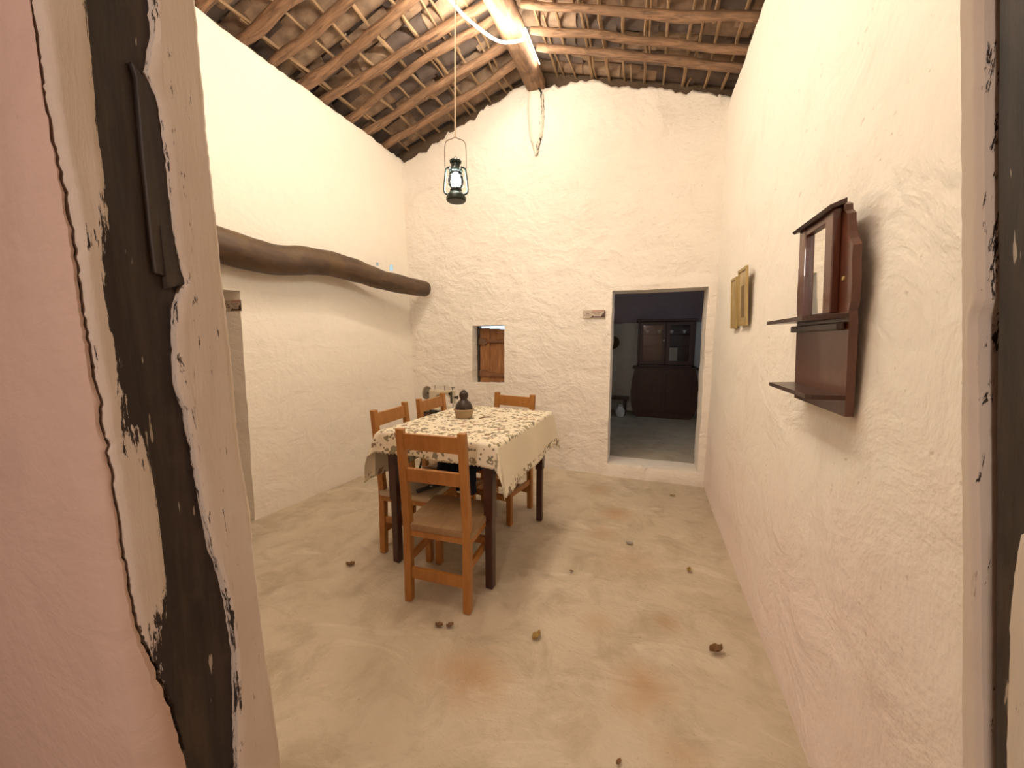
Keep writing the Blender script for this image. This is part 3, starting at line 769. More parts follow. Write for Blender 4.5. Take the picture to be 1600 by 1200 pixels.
# ------------------------------------------------------------ table
TZ = 0.822
TA = math.radians(-3.2)
tab = empty('dining_table', (-1.050, 2.20, 0), TA, label='dark wooden dining table under the flowered cloth', cat='table')
TX0, TX1, TY0, TY1 = -0.375, 0.375, -0.475, 0.485
bm = bmesh.new(); box(bm, (TX0, TY0, TZ-0.028), (TX1, TY1, TZ), None, 0.005); obj('tabletop', bm, M['table'], tab)
LX, LYa, LYb = 0.318, -0.425, 0.415
for sx, y in ((-1, LYa), (1, LYa), (1, LYb), (-1, LYb)):
    bm = bmesh.new(); bar(bm, (sx*LX, y, 0), (sx*LX, y, 0.40), 0.045, 0.045, 0.007)
    bar(bm, (sx*LX, y, 0.40), (sx*LX, y, TZ-0.03), 0.054, 0.054, 0.004)
    obj('leg', bm, M['table'], tab)
for a, b in (((-LX+.03, LYa, 0), (LX-.03, LYa, 0)), ((-LX+.03, LYb, 0), (LX-.03, LYb, 0)), ((-LX, LYa+.03, 0), (-LX, LYb-.03, 0)), ((LX, LYa+.03, 0), (LX, LYb-.03, 0))):
    bm = bmesh.new(); p = Vector(a)+Vector((0, 0, TZ-.085)); q = Vector(b)+Vector((0, 0, TZ-.085)); bar(bm, p, q, 0.022, 0.112, 0.003); obj('apron', bm, M['table'], tab)

# tablecloth
def cloth():
    OR, OL, OF, OB = 0.275, 0.30, 0.125, 0.12
    x0, x1, y0, y1 = TX0-0.004, TX1+0.004, TY0-0.004, TY1+0.004
    us = lines(x0-OL, x1+OR, 0.0125, x0, x1); vs = lines(y0-OF, y1+OB, 0.0125, y0, y1)
    bm = bmesh.new(); lay = bm.verts.layers.float.new('print'); uvl = bm.loops.layers.uv.new('UV'); V = {}
    for i, u in enumerate(us):
        for j, v in enumerate(vs):
            dx = x0-u if u < x0 else (u-x1 if u > x1 else 0); sx = -1 if u < x0 else 1
            dy = y0-v if v < y0 else (v-y1 if v > y1 else 0); sy = -1 if v < y0 else 1
            cx, cy = min(max(u, x0), x1), min(max(v, y0), y1)
            z = TZ + 0.004 + 0.0015*N(u*9, v*9)
            if dx == 0 and dy == 0: p = Vector((u, v, z))
            elif dx > 0 and dy > 0:
                dist = math.hypot(dx, dy); an = math.atan2(dy, dx)
                # corner: folds into a hanging pleat on the diagonal
                k = math.sin(2*an)
                out = 0.014+dist*(0.14 if sx > 0 else 0.20)*k + 0.08*dist
                ox = math.cos(an)*out; oy = math.sin(an)*out*(0.8 if sx > 0 or sy > 0 else 1.5)
                p = Vector((cx+sx*ox, cy+sy*oy, z - dist*(0.94+0.03*k)))
            elif dx > 0:
                fl = 0.15 if sx > 0 else 0.13
                wv = 0.012*math.sin(v*13+1.0)+0.012*N(v*4, 2.2)
                p = Vector((cx+sx*(0.008+dx*fl+wv*dx/0.28), v, z-dx*0.975))
            else:
                wv = 0.010*math.sin(u*16+1)+0.01*N(u*5, 7)
                p = Vector((u, cy+sy*(0.006+dy*0.07+wv*dy/0.12), z-dy*0.985))
            if dx > 0 and sx > 0 and dy == 0: p.z += 0.05*(v-y0)/(y1-y0)*(dx/OR)   # the hem rises towards the wall
            if (dx > 0 or dy > 0) :
                hem = (u-us[0] < 1e-6 or us[-1]-u < 1e-6 or v-vs[0] < 1e-6 or vs[-1]-v < 1e-6)
                if hem: p.z += 0.005*math.sin((u+v)*240)
            vt = bm.verts.new(p)
            pr = 1.0
            if dx > 0.022 and (dy == 0 or dx > dy):
                pr = 0.0
                if (OR if sx > 0 else OL)-dx < 0.045: pr = 1.0
            if dy > 0 and dx > 0: pr = max(pr if dx > dy else 0.9, 1.0 if dx > (OR-0.07) else 0.0) if sx > 0 else pr
            vt[lay] = pr; V[i, j] = vt
    for i in range(len(us)-1):
        for j in range(len(vs)-1):
            f = bm.faces.new((V[i, j], V[i+1, j], V[i+1, j+1], V[i, j+1]))
            for l, (a, b) in zip(f.loops, ((us[i], vs[j]), (us[i+1], vs[j]), (us[i+1], vs[j+1]), (us[i], vs[j+1]))): l[uvl].uv = (a, b)
    o = obj('tablecloth', bm, M['cloth'], None, 80, label='cream tablecloth with brown floral print draped over the dining table', cat='tablecloth')
    o.location = (-1.050, 2.20, 0); o.rotation_euler = (0, 0, TA)
    md = o.modifiers.new('thickness', 'SOLIDIFY'); md.thickness = 0.0016; md.offset = 1
    return o
cloth()

# ------------------------------------------------------------ chairs
def make_chair(label, seat_mat):
    t = empty('dining_chair', label=label, cat='chair')
    W, hd = 0.165, 0.165
    for sx in (-1, 1):
        bm = bmesh.new()
        prof = [(-hd-.022, 0), (-hd+.016, 0), (-hd+.026, .36), (-hd+.026, .44), (-hd-.022, .925), (-hd-.054, .925), (-hd-.015, .44), (-hd-.015, .36)]
        prism(bm, prof, sx*W-0.020, sx*W+0.020, 'x'); bmesh.ops.bevel(bm, geom=bm.edges[:], offset=0.003, segments=1, affect='EDGES'); obj('back_leg', bm, M['chair'], t)
        bm = bmesh.new(); bar(bm, (sx*W, hd, 0), (sx*W, hd, 0.375), 0.038, 0.036, 0.004); obj('front_leg', bm, M['chair'], t)
        bm = bmesh.new(); bar(bm, (sx*W, -hd+.02, 0.225), (sx*W, hd, 0.225), 0.020, 0.040, 0.003); obj('side_stretcher', bm, M['chair'], t)
    bm = bmesh.new(); prism(bm, [(-hd-.039, .822), (-hd-.018, .822), (-hd-.025, .902), (-hd-.046, .902)], -W+.018, W-.018, 'x'); obj('top_rail', bm, M['chair'], t)
    bm = bmesh.new(); prism(bm, [(-hd-.024, .655), (-hd-.002, .655), (-hd-.008, .722), (-hd-.030, .722)], -W+.018, W-.018, 'x'); obj('middle_rail', bm, M['chair'], t)
    bm = bmesh.new(); bar(bm, (-W+.015, -hd, 0.155), (W-.015, -hd, 0.155), 0.020, 0.058, 0.003); obj('back_stretcher', bm, M['chair'], t)
    bm = bmesh.new(); bar(bm, (-W+.015, hd, 0.20), (W-.015, hd, 0.20), 0.020, 0.045, 0.003); obj('front_stretcher', bm, M['chair'], t)
    # seat: rounded board on a low frame
    def rr(x0, x1, y0, y1, r, n=4):
        o = []
        for cx, cy, a0 in ((x1-r, y1-r, 0), (x0+r, y1-r, 90), (x0+r, y0+r, 180), (x1-r, y0+r, 270)):
            for k in range(n+1): a = math.radians(a0+90*k/n); o.append((cx+r*math.cos(a), cy+r*math.sin(a)))
        return o
    bm = bmesh.new(); prism(bm, rr(-.194, .194, -.175, .200, .022), .388, .422, 'z')
    es = [e for e in bm.edges if abs(e.verts[0].co.z-e.verts[1].co.z) < 1e-5]
    bmesh.ops.bevel(bm, geom=es, offset=0.004, segments=2, affect='EDGES'); obj('seat', bm, seat_mat, t, 40)
    bm = bmesh.new(); prism(bm, rr(-.19, .19, -.172, .188, .02), .358, .3875, 'z'); obj('seat_frame', bm, M['chair'], t)
    return t
ch = make_chair('honey-wood chair with its back to the camera, at the near end of the table', M['seat'])
ch.location = (-0.962, 1.70, 0); ch.rotation_euler = (0, 0, math.radians(3.0)); ch['group'] = 'dining chairs round the table'
def chair_copy(x, y, deg, label, pale=False):
    c = copy_tree(ch); c.location = (x, y, 0); c.rotation_euler = (0, 0, math.radians(deg)); c['label'] = label
    if pale:
        for k in c.children:
            if k.name.startswith('seat') and not k.name.startswith('seat_frame'):
                k.data = k.data.copy(); k.data.materials[0] = M['seat_pale']
    return c
chair_copy(-1.375, 2.015, -88, 'chair with pale scuffed seat, at the left side of the table nearest the camera', True)
chair_copy(-1.365, 2.49, -91, 'chair on the left side of the table, farther one, in front of the sewing machine')
chair_copy(-1.03, 2.635, 170, 'chair facing the camera at the far end of the table near the back wall')

# things on the chairs: slumped navy bag and a black strap
bm = bmesh.new(); bmesh.ops.create_uvsphere(bm, u_segments=28, v_segments=18, radius=1.0)
for v in bm.verts:
    p = v.co.copy(); r = 1+0.22*N(p.x*1.6, p.y*1.6, p.z*1.6+3)+0.08*N(p.x*5, p.y*5, p.z*5)
    v.co = Vector((p.x*0.20*r, p.y*0.21*r, p.z*0.085*r))
    if v.co.z < -0.03: v.co.z = -0.03-0.25*(-0.03-v.co.z)
bag = obj('cloth_bag', bm, M['navy'], None, 80, label='slumped navy-black cloth bag lying on a chair under the table', cat='bag', loc=(-1.19, 2.47, 0.471))
for k, ox in enumerate((-0.13, -0.03, 0.06)):
    bm = bmesh.new(); tube(bm, smoothpath([(ox, -0.12, 0.03), (ox, -0.20, 0.015), (ox*.9+.01, -0.235, -0.05), (ox*.8+.02, -0.245, -0.14-.02*k)], 5), [.062]*15+[.045], 12, 0.3, 3.0+k, squash=0.5); obj('flap', bm, M['navy'], bag, 60)
bm = bmesh.new(); pp = smoothpath([(0, 0, 0), (0.05, .05, .012), (0.09, .13, .008), (0.08, .21, .014), (0.02, .26, .006)], 8)
A = []
for i, p in enumerate(pp):
    a = (pp[min(i+1, len(pp)-1)]-pp[max(0, i-1)]).normalized(); s = a.cross(Vector((0, 0, 1))).normalized()*0.022
    A.append([bm.verts.new(p+s), bm.verts.new(p-s), bm.verts.new(p-s+Vector((0, 0, .006))), bm.verts.new(p+s+Vector((0, 0, .006)))])
for a, b in zip(A, A[1:]):
    for k in range(4): bm.faces.new((a[k], a[(k+1) % 4], b[(k+1) % 4], b[k]))
bm.faces.new(A[0]); bm.faces.new(A[-1][::-1]); bmesh.ops.recalc_face_normals(bm, faces=bm.faces[:])
st = obj('strap', bm, M['black_strap'], None, label='black strap with metal eyelets lying on the pale chair seat', cat='strap', loc=(-1.30, 1.875, 0.4235))
for q in (10, 20):
    bm = bmesh.new(); lathe(bm, [(0, .0085), (.008, .0085), (.008, .005), (0, .005)], 12, pp[q]); obj('eyelet', bm, M['china'], st)

# gourd in its bowl
bw = empty('clay_bowl', (-1.155, 2.245, TZ+0.0065), label='sand-coloured clay bowl on the tablecloth holding the dark gourd', cat='bowl')
bm = bmesh.new(); lathe(bm, [(0, 0), (.048, 0), (.054, .006), (.066, .050), (.072, .058), (.070, .064), (.062, .062), (.058, .050), (.046, .012), (0, .010)], 32); obj('bowl', bm, M['clay'], bw, 40)
gd = empty('gourd', (-1.155, 2.245, TZ+0.0215), label='dark brown double gourd flask sitting in the clay bowl', cat='gourd')
bm = bmesh.new(); lathe(bm, [(0, 0), (.035, .002), (.052, .022), (.0595, .046), (.058, .062), (.048, .086), (.032, .103), (.0245, .110), (.024, .115), (.029, .126), (.0315, .140), (.029, .155), (.020, .166), (.0, .168)], 32)
obj('gourd_body', bm, M['gourd'], gd, 60)
bm = bmesh.new(); lathe(bm, [(0, .160), (.012, .162), (.014, .172), (.010, .176), (0, .177)], 16); obj('stopper', bm, M['gourd'], gd, 40)
bm = bmesh.new(); tube(bm, [(0, 0, .005), (.03, .04, .008), (.07, .07, .005), (.09, .085, .006)], [.003, .004, .003, .002], 6)
obj('twig', bm, M['leaf_dark'], None, label='small dry reddish-brown twig lying on the tablecloth', cat='twig', loc=(-1.04, 2.24, TZ+0.005))

# ------------------------------------------------------------ treadle sewing machine behind the table
SM = empty('sewing_table', (-1.78, 3.05, 0), math.radians(-6), label='small treadle stand behind the dining table carrying the sewing machine', cat='table')
bm = bmesh.new(); box(bm, (-.19, -.14, .650), (.26, .18, .672), None, .006); obj('tabletop', bm, M['table'], SM)
for sx in (-.20, .22):
    bm = bmesh.new()
    for sy in (-.15, .15):
        tube(bm, smoothpath([(sx, sy, .0), (sx, sy*1.1, .06), (sx, sy*.55, .30), (sx, sy*.9, .65)], 6), .011, 8)
    tube(bm, [(sx, -.10, .18), (sx, .10, .45)], .008, 6); tube(bm, [(sx, .10, .18), (sx, -.10, .45)], .008, 6)
    obj('iron_side', bm, M['iron'], SM, 50)
bm = bmesh.new(); box(bm, (-.16, -.12, .07), (.12, .12, .085), None, .004); obj('treadle', bm, M['iron'], SM)
bm = bmesh.new(); tube(bm, [(-.20, 0, .10), (.22, 0, .10)], .009, 8); obj('treadle_rod', bm, M['iron'], SM, 50)
mc = empty('sewing_machine', (-1.80, 3.05, 0.673), math.radians(-6), label='old cream sewing machine with hand wheel on the treadle stand', cat='sewing machine')
mc.scale = (0.86, 0.9, 0.95)
bm = bmesh.new(); box(bm, (-.20, -.085, .0), (.20, .085, .012), None, .003); obj('base_plate', bm, M['machine_dark'], mc)
bm = bmesh.new(); box(bm, (-.205, -.09, .036), (.215, .09, .050), None, .004); obj('bed', bm, M['machine'], mc)
for k in range(6):
    for sy in (-.07, .07):
        bm = bmesh.new(); tube(bm, [(-.18+k*.075, sy, .010), (-.18+k*.075, sy, .038)], .011, 8); obj('bed_foot', bm, M['machine_dark'], mc, 50)
bm = bmesh.new()
arm = [(-.155, .05), (-.06, .05), (-.062, .13), (-.045, .165), (0.0, .180), (.09, .183), (.118, .165), (.135, .13), (.150, .10), (.165, .10), (.168, .225), (.155, .235), (.09, .228), (0.0, .222), (-.09, .232), (-.145, .232), (-.158, .215)]
prism(bm, arm, -.032, .032, 'y'); bmesh.ops.bevel(bm, geom=[e for e in bm.edges if abs(e.verts[0].co.y-e.verts[1].co.y) < 1e-5], offset=0.012, segments=3, affect='EDGES')
obj('arm', bm, M['machine'], mc, 40)
bm = bmesh.new(); tube(bm, [(.150, -.006, .052), (.150, -.006, .112)], .0035, 8); obj('needle_bar', bm, M['machine_dark'], mc, 50)
bm = bmesh.new(); box(bm, (.138, -.016, .048), (.164, .010, .054)); obj('presser_foot', bm, M['machine_dark'], mc)
bm = bmesh.new(); tube(bm, [(.150, -.006, .22), (.150, -.006, .262)], .006, 8); obj('bar_top', bm, M['machine_dark'], mc, 50)
bm = bmesh.new(); tube(bm, [(.14, -.02, .262), (.175, .0, .262)], .005, 6); obj('take_up_lever', bm, M['machine_dark'], mc, 50)
bm = bmesh.new(); tube(bm, [(.168, 0, .165), (.205, 0, .165)], .010, 10); tube(bm, [(.198, 0, .165), (.206, 0, .165)], .017, 12); obj('tension_dial', bm, M['machine_dark'], mc, 50)
bm = bmesh.new(); tube(bm, [(.150, -.034, .11), (.150, -.034, .225)], .012, 10, 0.0); obj('face_plate', bm, M['machine_dark'], mc, 50)
bm = bmesh.new(); Mx = Matrix.Translation((-.205, 0, .19)) @ Matrix.Rotation(PI/2, 4, 'Y')
lathe(bm, [(0, -.008), (.02, -.012), (.05, -.004), (.060, -.012), (.068, -.010), (.070, 0), (.068, .012), (.058, .012), (.045, .004), (.018, .012), (0, .012)], 28)
bm.transform(Mx); obj('hand_wheel', bm, M['wheel'], mc, 40)
bm = bmesh.new(); tube(bm, [(-.20, 0, .19), (-.15, 0, .19)], .012, 10); obj('wheel_shaft', bm, M['machine_dark'], mc, 50)
for px in (-.09, .04):
    bm = bmesh.new(); tube(bm, [(px, 0, .225), (px, 0, .272)], .003, 6); obj('spool_pin', bm, M['machine_dark'], mc, 50)
bm = bmesh.new(); lathe(bm, [(.012, -.003), (.014, 0), (.012, .003), (0, .003)], 12); bm.transform(Matrix.Translation((.125, -.033, .20)) @ Matrix.Rotation(PI/2, 4, 'X')); obj('screw', bm, M['iron'], mc)

# ------------------------------------------------------------ lantern and cord
LN = Vector((-1.050, 1.985, 2.140))
ln = empty('hurricane_lantern', LN, math.radians(20), label='dark green hurricane lantern with lit white globe hanging over the table', cat='lantern')
bm = bmesh.new(); lathe(bm, [(0, 0), (.050, 0), (.056, .006), (.057, .018), (.050, .034), (.040, .042), (.036, .050), (0, .050)], 28); obj('tank', bm, M['lantern_paint'], ln, 40)
bm = bmesh.new(); lathe(bm, [(0, .050), (.030, .050), (.034, .060), (.030, .070), (0, .070)], 24); obj('burner', bm, M['iron'], ln, 40)
bm = bmesh.new(); lathe(bm, [(.028, .068), (.040, .085), (.045, .110), (.041, .140), (.031, .160), (.0295, .160), (.0395, .140), (.0435, .110), (.0385, .086), (.0265, .069)], 28); obj('globe', bm, M['pane'], ln, 60)
bm = bmesh.new(); lathe(bm, [(0, .072), (.022, .076), (.030, .092), (.032, .115), (.028, .138), (.020, .150), (0, .153)], 20); obj('lamp_bulb', bm, M['lantern_bulb'], ln, 60)
bm = bmesh.new(); lathe(bm, [(.034, .158), (.040, .164), (.036, .176), (.026, .184), (.024, .200), (.032, .206), (.034, .216), (.026, .224), (0, .226)], 24); obj('cap', bm, M['lantern_paint'], ln, 40)
for k in range(4):
    a = PI/4+k*PI/2; bm = bmesh.new(); lathe(bm, [(0, 0), (.005, .001), (.005, .004), (0, .005)], 8); bm.transform(Matrix.Translation((.038*math.cos(a), .038*math.sin(a), .168)) @ Matrix.Rotation(a, 4, 'Z') @ Matrix.Rotation(PI/2, 4, 'Y')); obj('vent_hole', bm, M['china'], ln)
for sx in (-1, 1):
    bm = bmesh.new(); tube(bm, smoothpath([(sx*.040, 0, .036), (sx*.062, 0, .046), (sx*.066, 0, .075), (sx*.058, 0, .150), (sx*.052, 0, .176), (sx*.030, 0, .186)], 6), .0055, 8); obj('side_tube', bm, M['lantern_paint'], ln, 50)
bm = bmesh.new()
for z, r in ((.088, .047), (.130, .046)):
    tube(bm, [(r*math.cos(2*PI*k/24), r*math.sin(2*PI*k/24), z) for k in range(25)], .0013, 6)
obj('globe_guard', bm, M['wire'], ln, 50)
bm = bmesh.new(); tube(bm, [(.009*math.cos(PI*k/10), 0, .224+.018*math.sin(PI*k/10)) for k in range(11)], .0015, 6); obj('cap_ring', bm, M['wire'], ln, 50)
bm = bmesh.new(); tube(bm, smoothpath([(-.060, 0, .178), (-.060, 0, .27), (-.052, 0, .318), (-.02, 0, .334), (0, 0, .342), (.02, 0, .334), (.052, 0, .318), (.060, 0, .27), (.060, 0, .178)], 5), .0022, 6); obj('bail', bm, M['wire'], ln, 50)
bm = bmesh.new(); tube(bm, smoothpath([LN+Vector((0, 0, .340)), LN+Vector((.004, 0, .50)), LN+Vector((.010, 0, .8)), LN+Vector((.020, 0, 1.2)), LN+Vector((.03, 0, 1.57)), LN+Vector((.02, -.03, 1.66))], 6), .0042, 6)
obj('lantern_cord', bm, M['cord'], None, 50, label='thin pale cord from the ridge beam down to the hanging lantern', cat='cord')

# LED rope light under the ridge; unseen front run shaped for even light
path = smoothpath([(-0.955, 2.955, 3.66), (-0.975, 2.925, 3.605), (-1.127, 2.858, 3.59), (-1.242, 2.655, 3.59), (-1.31, 2.446, 3.60), (-1.30, 2.05, 3.56), (-1.12, 1.60, 3.38), (-0.88, 1.15, 3.28), (-0.72, 0.75, 3.34), (-0.66, 0.50, 3.50)], 7)
bm = bmesh.new(); tube(bm, path, .0085, 8)
rl = obj('rope_light', bm, M['led'], None, 60, label='glowing warm rope light looping beneath the ridge beam', cat='light')
bm = bmesh.new(); tube(bm, smoothpath([(-0.978, 3.45, 3.775), (-0.976, 3.25, 3.765), (-0.970, 3.02, 3.75), (-0.955, 2.955, 3.66)], 6), .0022, 6)
obj('thin_tail', bm, M['led'], rl, 60, label='thin end of the rope light tucked along the ridge log')

# bulb of the near room (behind the camera)
pb = empty('pendant_bulb', (-0.25, -1.35, 2.25), label='bare warm bulb hanging in the entrance room behind the camera', cat='lamp')
bm = bmesh.new(); lathe(bm, [(0, -.06), (.02, -.055), (.03, -.03), (.026, -.005), (.014, .02), (0, .025)], 16); obj('glass_bulb', bm, M['room_bulb'], pb, 60)
bm = bmesh.new(); lathe(bm, [(.015, .02), (.017, .06), (0, .065)], 14); tube(bm, [(0, 0, .06), (0, 0, .65)], .003, 6); obj('socket', bm, M['iron'], pb, 40)

# ------------------------------------------------------------ mirror shelf on the right wall
ms = empty('mirror_shelf', (0.538, 1.428, 1.145), label='mahogany wall shelf with small mirror on the right wall', cat='shelf')
ms.rotation_euler = (0, math.radians(-2.6), 0)
def sym(pts): return [(y, z) for y, z in pts] + [(-y, z) for y, z in reversed(pts)]
half = [(.184, 0), (.184, .26), (.178, .285), (.188, .31), (.190, .37), (.184, .42), (.186, .455), (.170, .475), (.158, .495), (.150, .525), (.148, .545), (.130, .56), (.128, .575), (.110, .585)]
bm = bmesh.new(); prism(bm, sym(half), -0.020, 0.0, 'x'); obj('backboard', bm, M['mahogany'], ms)
for sy in (-1, 1):
    bm = bmesh.new(); box(bm, (-.040, sy*.097-.024, .285), (-.020, sy*.097+.024, .570), None, .003); obj('mirror_stile', bm, M['mahogany'], ms)
bm = bmesh.new(); box(bm, (-.038, -.073, .545), (-.020, .073, .570), None, .003); obj('mirror_rail', bm, M['mahogany'], ms)
bm = bmesh.new(); box(bm, (-.0265, -.073, .290), (-.0205, .073, .548)); obj('mirror_glass', bm, M['mirror'], ms)
bm = bmesh.new(); prism(bm, [(-.058, .574), (-.020, .588), (-.020, .574), (-.052, .566)], -.146, .132, 'y'); obj('cornice', bm, M['mahogany_dark'], ms)
def dshelf(z0, z1, w0, d):
    bm = bmesh.new(); prism(bm, [(-.020, -w0), (-.020-d*.9, -w0*.92), (-.020-d, -w0*.80), (-.020-d, w0*.98), (-.020, w0)], z0, z1, 'z'); return obj('shelf_board', bm, M['mahogany_dark'], ms)
dshelf(.268, .280, .184, .092); dshelf(.045, .058, .184, .080)
bm = bmesh.new(); box(bm, (-.040, -.168, .236), (-.020, .180, .258), None, .004); obj('shelf_moulding', bm, M['mahogany_dark'], ms)
for sy in (-1, 1):
    bm = bmesh.new(); lathe(bm, [(0, .004), (.006, .003), (.007, 0), (0, 0)], 12); bm.transform(Matrix.Translation((-.020, sy*.145, .375)) @ Matrix.Rotation(-PI/2, 4, 'Y')); obj('screw_cap', bm, M['gold'], ms)

# two slim gilt frames hung askew on the right wall
def gilt(y0, y1, z0, z1, label, tiltx):
    w, h = (y1-y0), (z1-z0)
    o = empty('picture_frame', (0.545, (y0+y1)/2, z0), label=label, cat='picture', group=None)
    o.rotation_euler = (math.radians(tiltx[1]), math.radians(tiltx[0]), 0)
    b = .018
    for a in (((-.012, -w/2, 0), (0, -w/2+b, h)), ((-.012, w/2-b, 0), (0, w/2, h)), ((-.012, -w/2+b, 0), (0, w/2-b, b)), ((-.012, -w/2+b, h-b), (0, w/2-b, h))):
        bm = bmesh.new(); box(bm, a[0], a[1], None, .002); obj('frame_rail', bm, M['gold'], o)
    return o, w, h
pm = NT('faded print'); pv = pm.obj((1, 1, 1)); pn = pm.noise(pv, 9, 3, 0.5)
M['print'] = pm.done(pm.mix(pm.ramp(pn, [(.4, (0, 0, 0)), (.6, (1, 1, 1))]), (0.50, 0.38, 0.19), (0.36, 0.25, 0.11)), 0.35)
g1, w1, h1 = gilt(2.47, 2.675, 1.44, 1.775, 'gilt-framed faded picture on the right wall, nearer of the two', (-3.5, 0.8))
bm = bmesh.new(); box(bm, (-.006, -w1/2+.016, .016), (-.002, w1/2-.016, h1-.016)); obj('print_sheet', bm, M['print'], g1)
bm = bmesh.new(); box(bm, (-.0075, -.035, .05), (-.0062, .035, h1-.10)); obj('faded_figure', bm, M['straw'], g1, label='brown faded figure in the print')
g2, w2, h2 = gilt(2.735, 2.885, 1.43, 1.755, 'gilt-framed picture seen edge-on, farther of the two on the right wall', (-3.0, 1.2))
bm = bmesh.new(); box(bm, (-.006, -w2/2+.016, .016), (-.002, w2/2-.016, h2-.016)); obj('print_sheet', bm, M['print'], g2)

# ------------------------------------------------------------ small signs
def sign(loc, rz, label, w=.215, h=.078):
    o = empty('wall_sign', loc, rz, label=label, cat='sign')
    sc = w/.215
    bm = bmesh.new(); box(bm, (-w/2, 0, 0), (w/2, .004, h), None, .0008); obj('plate', bm, SG['cream'], o)
    def flat(name, pts, m, z=-.0006):
        bm = bmesh.new(); prism(bm, [(a*sc, b*h/.078) for a, b in pts], z, 0.0003, 'y'); obj(name, bm, m, o)
    flat('pink_header', [(-.02, .062), (.100, .062), (.100, .074), (-.02, .074)], SG['pink'])
    flat('dark_swoosh', [(-.04, .004), (.105, .004), (.105, .070), (.098, .070), (.094, .044), (.078, .038), (.070, .016), (-.005, .018), (-.012, .028), (-.02, .016)], SG['dark'])
    for (a, b, c, d) in ((-.095, .026, -.035, .033), (-.075, .042, -.045, .050), (-.025, .050, .020, .054), (.028, .050, .070, .054), (.0, .040, .05, .044), (.005, .028, .06, .032)):
        flat('printed_line', [(a, b), (c, b), (c, d), (a, d)], SG['line'], -.0009)
    return o
SG = {'cream': simple('sign cream', (0.55, 0.46, 0.36), .4), 'pink': simple('sign pink', (0.50, 0.27, 0.21), .4), 'dark': simple('sign brown', (0.06, 0.022, 0.008), .4), 'line': simple('sign ink', (0.16, 0.10, 0.07), .4)}
sign((-0.488, 3.728, 1.571), 0, 'small printed brown and cream sign left of the back doorway')
sign((-2.775, 1.858, 1.560), 0, 'small printed sign inside the left wall opening under the log', .17, .078)

# ------------------------------------------------------------ back room furniture
hb = empty('china_hutch', (0.30, 6.62, 0.10), label='tall dark wooden hutch with glazed doors in the back room', cat='hutch')
lo = [(-.40, 0), (-.455, .06), (-.50, .22), (-.51, .42), (-.49, .62), (-.455, .80), (.455, .80), (.49, .62), (.51, .42), (.50, .22), (.455, .06), (.40, 0)]
bm = bmesh.new(); prism(bm, lo, -.20, .20, 'y'); obj('lower_body', bm, M['hutch'], hb)
bm = bmesh.new(); box(bm, (-.49, -.225, .80), (.49, .20, .83), None, .008); obj('counter', bm, M['hutch'], hb)
for sx in (-1, 1):
    bm = bmesh.new(); box(bm, (sx*.22-.19, -.212, .10), (sx*.22+.19, -.20, .72), None, .004); d_ = obj('door', bm, M['hutch'], hb)
    bm = bmesh.new(); lathe(bm, [(0, .012), (.010, .010), (.010, 0), (0, 0)], 10); bm.transform(Matrix.Translation((sx*.05, -.212, .45)) @ Matrix.Rotation(PI/2, 4, 'X')); obj('knob', bm, M['machine_dark'], d_)
bm = bmesh.new()
box(bm, (-.43, -.12, .83), (-.40, .20, 1.56)); box(bm, (.40, -.12, .83), (.43, .20, 1.56)); box(bm, (-.43, .18, .83), (.43, .20, 1.56)); box(bm, (-.40, -.10, 1.17), (.40, .18, 1.185)); box(bm, (-.40, -.10, 1.36), (.40, .18, 1.372))
box(bm, (-.43, -.12, .83), (.43, .18, .86)); obj('upper_case', bm, M['hutch'], hb)
bm = bmesh.new(); box(bm, (-.46, -.15, 1.56), (.46, .20, 1.60), None, .01); obj('cornice', bm, M['hutch'], hb)
for sx in (-1, 1):
    bm = bmesh.new(); a, b = (-.395, -.005) if sx < 0 else (.005, .395)
    box(bm, (a, -.14, .87), (a+.05, -.12, 1.55)); box(bm, (b-.05, -.14, .87), (b, -.12, 1.55)); box(bm, (a+.05, -.14, .87), (b-.05, -.12, .93)); box(bm, (a+.05, -.14, 1.50), (b-.05, -.12, 1.55))
    f_ = obj('glazed_door', bm, M['hutch'], hb)
    bm = bmesh.new(); box(bm, (a+.045, -.132, .925), (b-.045, -.128, 1.505)); obj('pane', bm, M['pane'], f_)
    if sx < 0:
        bm = bmesh.new(); lathe(bm, [(0, .016), (.014, .012), (.012, 0), (0, 0)], 12); bm.transform(Matrix.Translation((-.03, -.14, 1.26)) @ Matrix.Rotation(PI/2, 4, 'X')); obj('knob', bm, M['china'], f_)
prof = [(0, 0), (.018, 0), (.030, .028), (.034, .050), (.031, .050), (.026, .028), (.014, .006), (0, .006)]  # small white vessels added as stand-ins for bright dots at the hutch glass
dot0 = None
for k, (cx, lab) in enumerate(((-.28, 'leftmost of four white stand-ins for bright dots on the hutch top shelf'), (-.10, 'second white stand-in for a bright dot from the left on the hutch top shelf'), (.085, 'third white stand-in for a bright dot from the left on the hutch top shelf'), (.27, 'rightmost of four white stand-ins for bright dots on the hutch top shelf'))):
    if dot0 is None:
        bm = bmesh.new(); lathe(bm, prof, 20); o = dot0 = obj('bright_dot', bm, M['china'], None, 50, cat='bright_dot', group='bright dots in the hutch')
    else: o = dot0.copy(); COL.objects.link(o)
    o.location = (0.30+cx, 6.57, 0.10+1.373); o['label'] = lab
bm = bmesh.new(); box(bm, (-.075, -.004, 0), (.075, .004, .28), None, .001)
obj('paper_card', bm, M['paper'], None, label='pale upright card leaning inside the right glass door of the hutch', cat='card', loc=(0.41, 6.60, 0.10+.861))
bb = empty('low_bench', (-0.62, 6.55, 0.10), label='low dark bench against the whitewashed partition in the back room', cat='bench')
bm = bmesh.new(); box(bm, (-.40, -.15, .27), (.38, .15, .30), None, .005); obj('seat', bm, M['hutch'], bb)
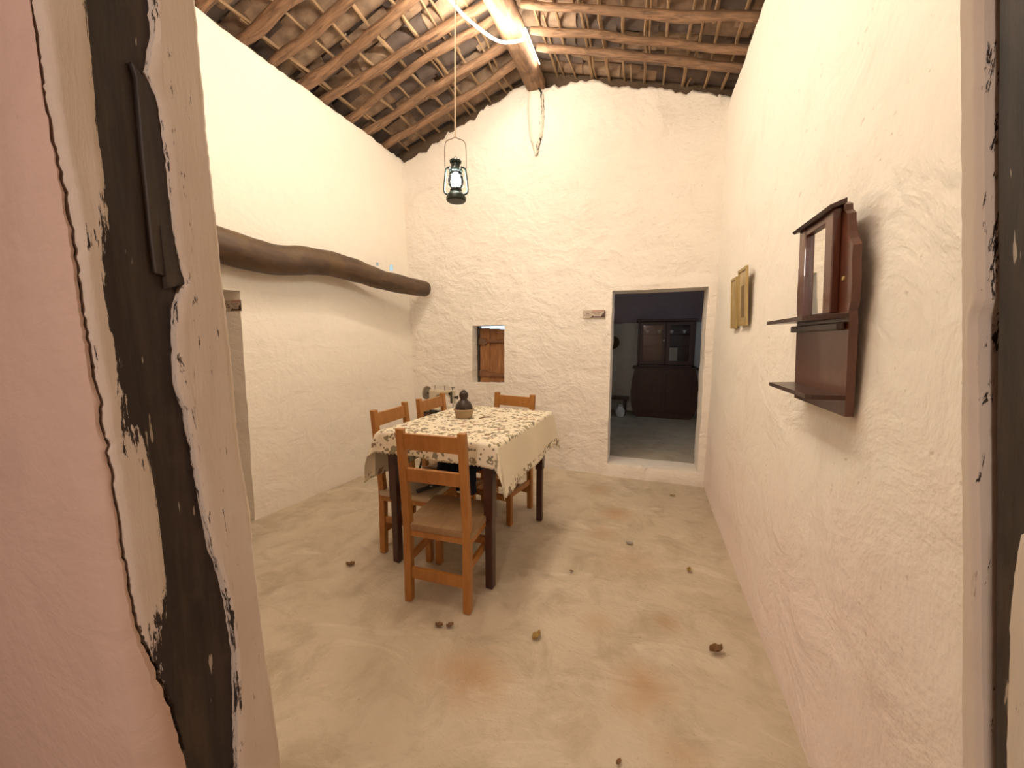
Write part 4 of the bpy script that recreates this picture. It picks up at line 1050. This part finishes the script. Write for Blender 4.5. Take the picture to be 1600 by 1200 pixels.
for sx in (-.34, .32):
    for sy in (-.11, .11):
        bm = bmesh.new(); bar(bm, (sx, sy, 0), (sx, sy, .27), .04, .04, .003); obj('leg', bm, M['hutch'], bb)
bm = bmesh.new(); lathe(bm, [(0, 0), (.05, 0), (.075, .05), (.078, .10), (.055, .15), (.035, .175), (.042, .20), (.036, .20), (.03, .175), (0, .17)], 20)
obj('water_jug', bm, M['china'], None, 50, label='pale round jug on the floor beneath the low bench', cat='jug', loc=(-0.36, 6.33, 0.10))
bm = bmesh.new(); lathe(bm, [(0, .05), (.05, .045), (.07, .02), (.075, 0), (.115, -.006), (.115, -.012), (0, -.010)], 24); bm.transform(Matrix.Rotation(PI/2, 4, 'X'))
obj('straw_hat', bm, M['straw'], None, 40, label='round brown straw hat hung on the back room partition', cat='hat', loc=(-0.56, 6.92, 1.32))

# ------------------------------------------------------------ dry leaves on the floor
def leaf(x, y, s, rz, mat, label, curl=1.0):
    bm = bmesh.new(); V = []
    for i in range(9):
        t = i/8; wd = s*.30*math.sin(PI*min(1, t*.92+.04))**.8; row = []
        for j in range(5):
            q = j/4*2-1; row.append(bm.verts.new((s*(t-.5), q*wd, .004+curl*s*(.22*q*q+.25*(t-.5)**2)*(1+.6*N(i*.7, j, x)))))
        V.append(row)
    for i in range(8):
        for j in range(4): bm.faces.new((V[i][j], V[i+1][j], V[i+1][j+1], V[i][j+1]))
    o = obj('dry_leaf', bm, mat, None, 80, label=label, cat='leaf', group='dry leaves scattered on the floor', loc=(x, y, 0))
    o.rotation_euler = (0, 0, rz); md = o.modifiers.new('thickness', 'SOLIDIFY'); md.thickness = .0008
leaf(0.34, 1.69, .062, 0.5, M['leaf_dark'], 'large curled brown leaf on the floor by the right wall', 1.5)
leaf(0.29, 2.28, .040, 1.2, M['leaf'], 'yellow-green leaf on the floor right, below the mirror shelf', 1.4)
leaf(-0.42, 1.50, .052, 1.1, M['leaf'], 'narrow yellow leaf in the middle of the open floor', 1.2)
leaf(-0.875, 1.41, .036, .3, M['leaf_dark'], 'small dark leaf just in front of the near chair, left one', 1.4)
leaf(-0.825, 1.425, .034, .8, M['leaf_dark'], 'small dark leaf just in front of the near chair, right one', 1.4)
leaf(-1.63, 1.65, .050, .4, M['leaf_dark'], 'brown leaf on the floor to the left of the table', 1.3)
leaf(-0.05, 2.47, .045, .1, M['bone'], 'pale grey leaf on the floor between table and right wall', .8)
leaf(-0.36, 2.04, .020, 0, M['leaf_dark'], 'tiny brown leaf on the floor right of the near chair', 1)
leaf(0.27, 3.41, .040, .2, M['leaf'], 'leaf on the floor in front of the back doorway', .8)
leaf(-0.03, 1.10, .022, 1, M['leaf_dark'], 'tiny dark leaf nearest the camera on the floor', 1)
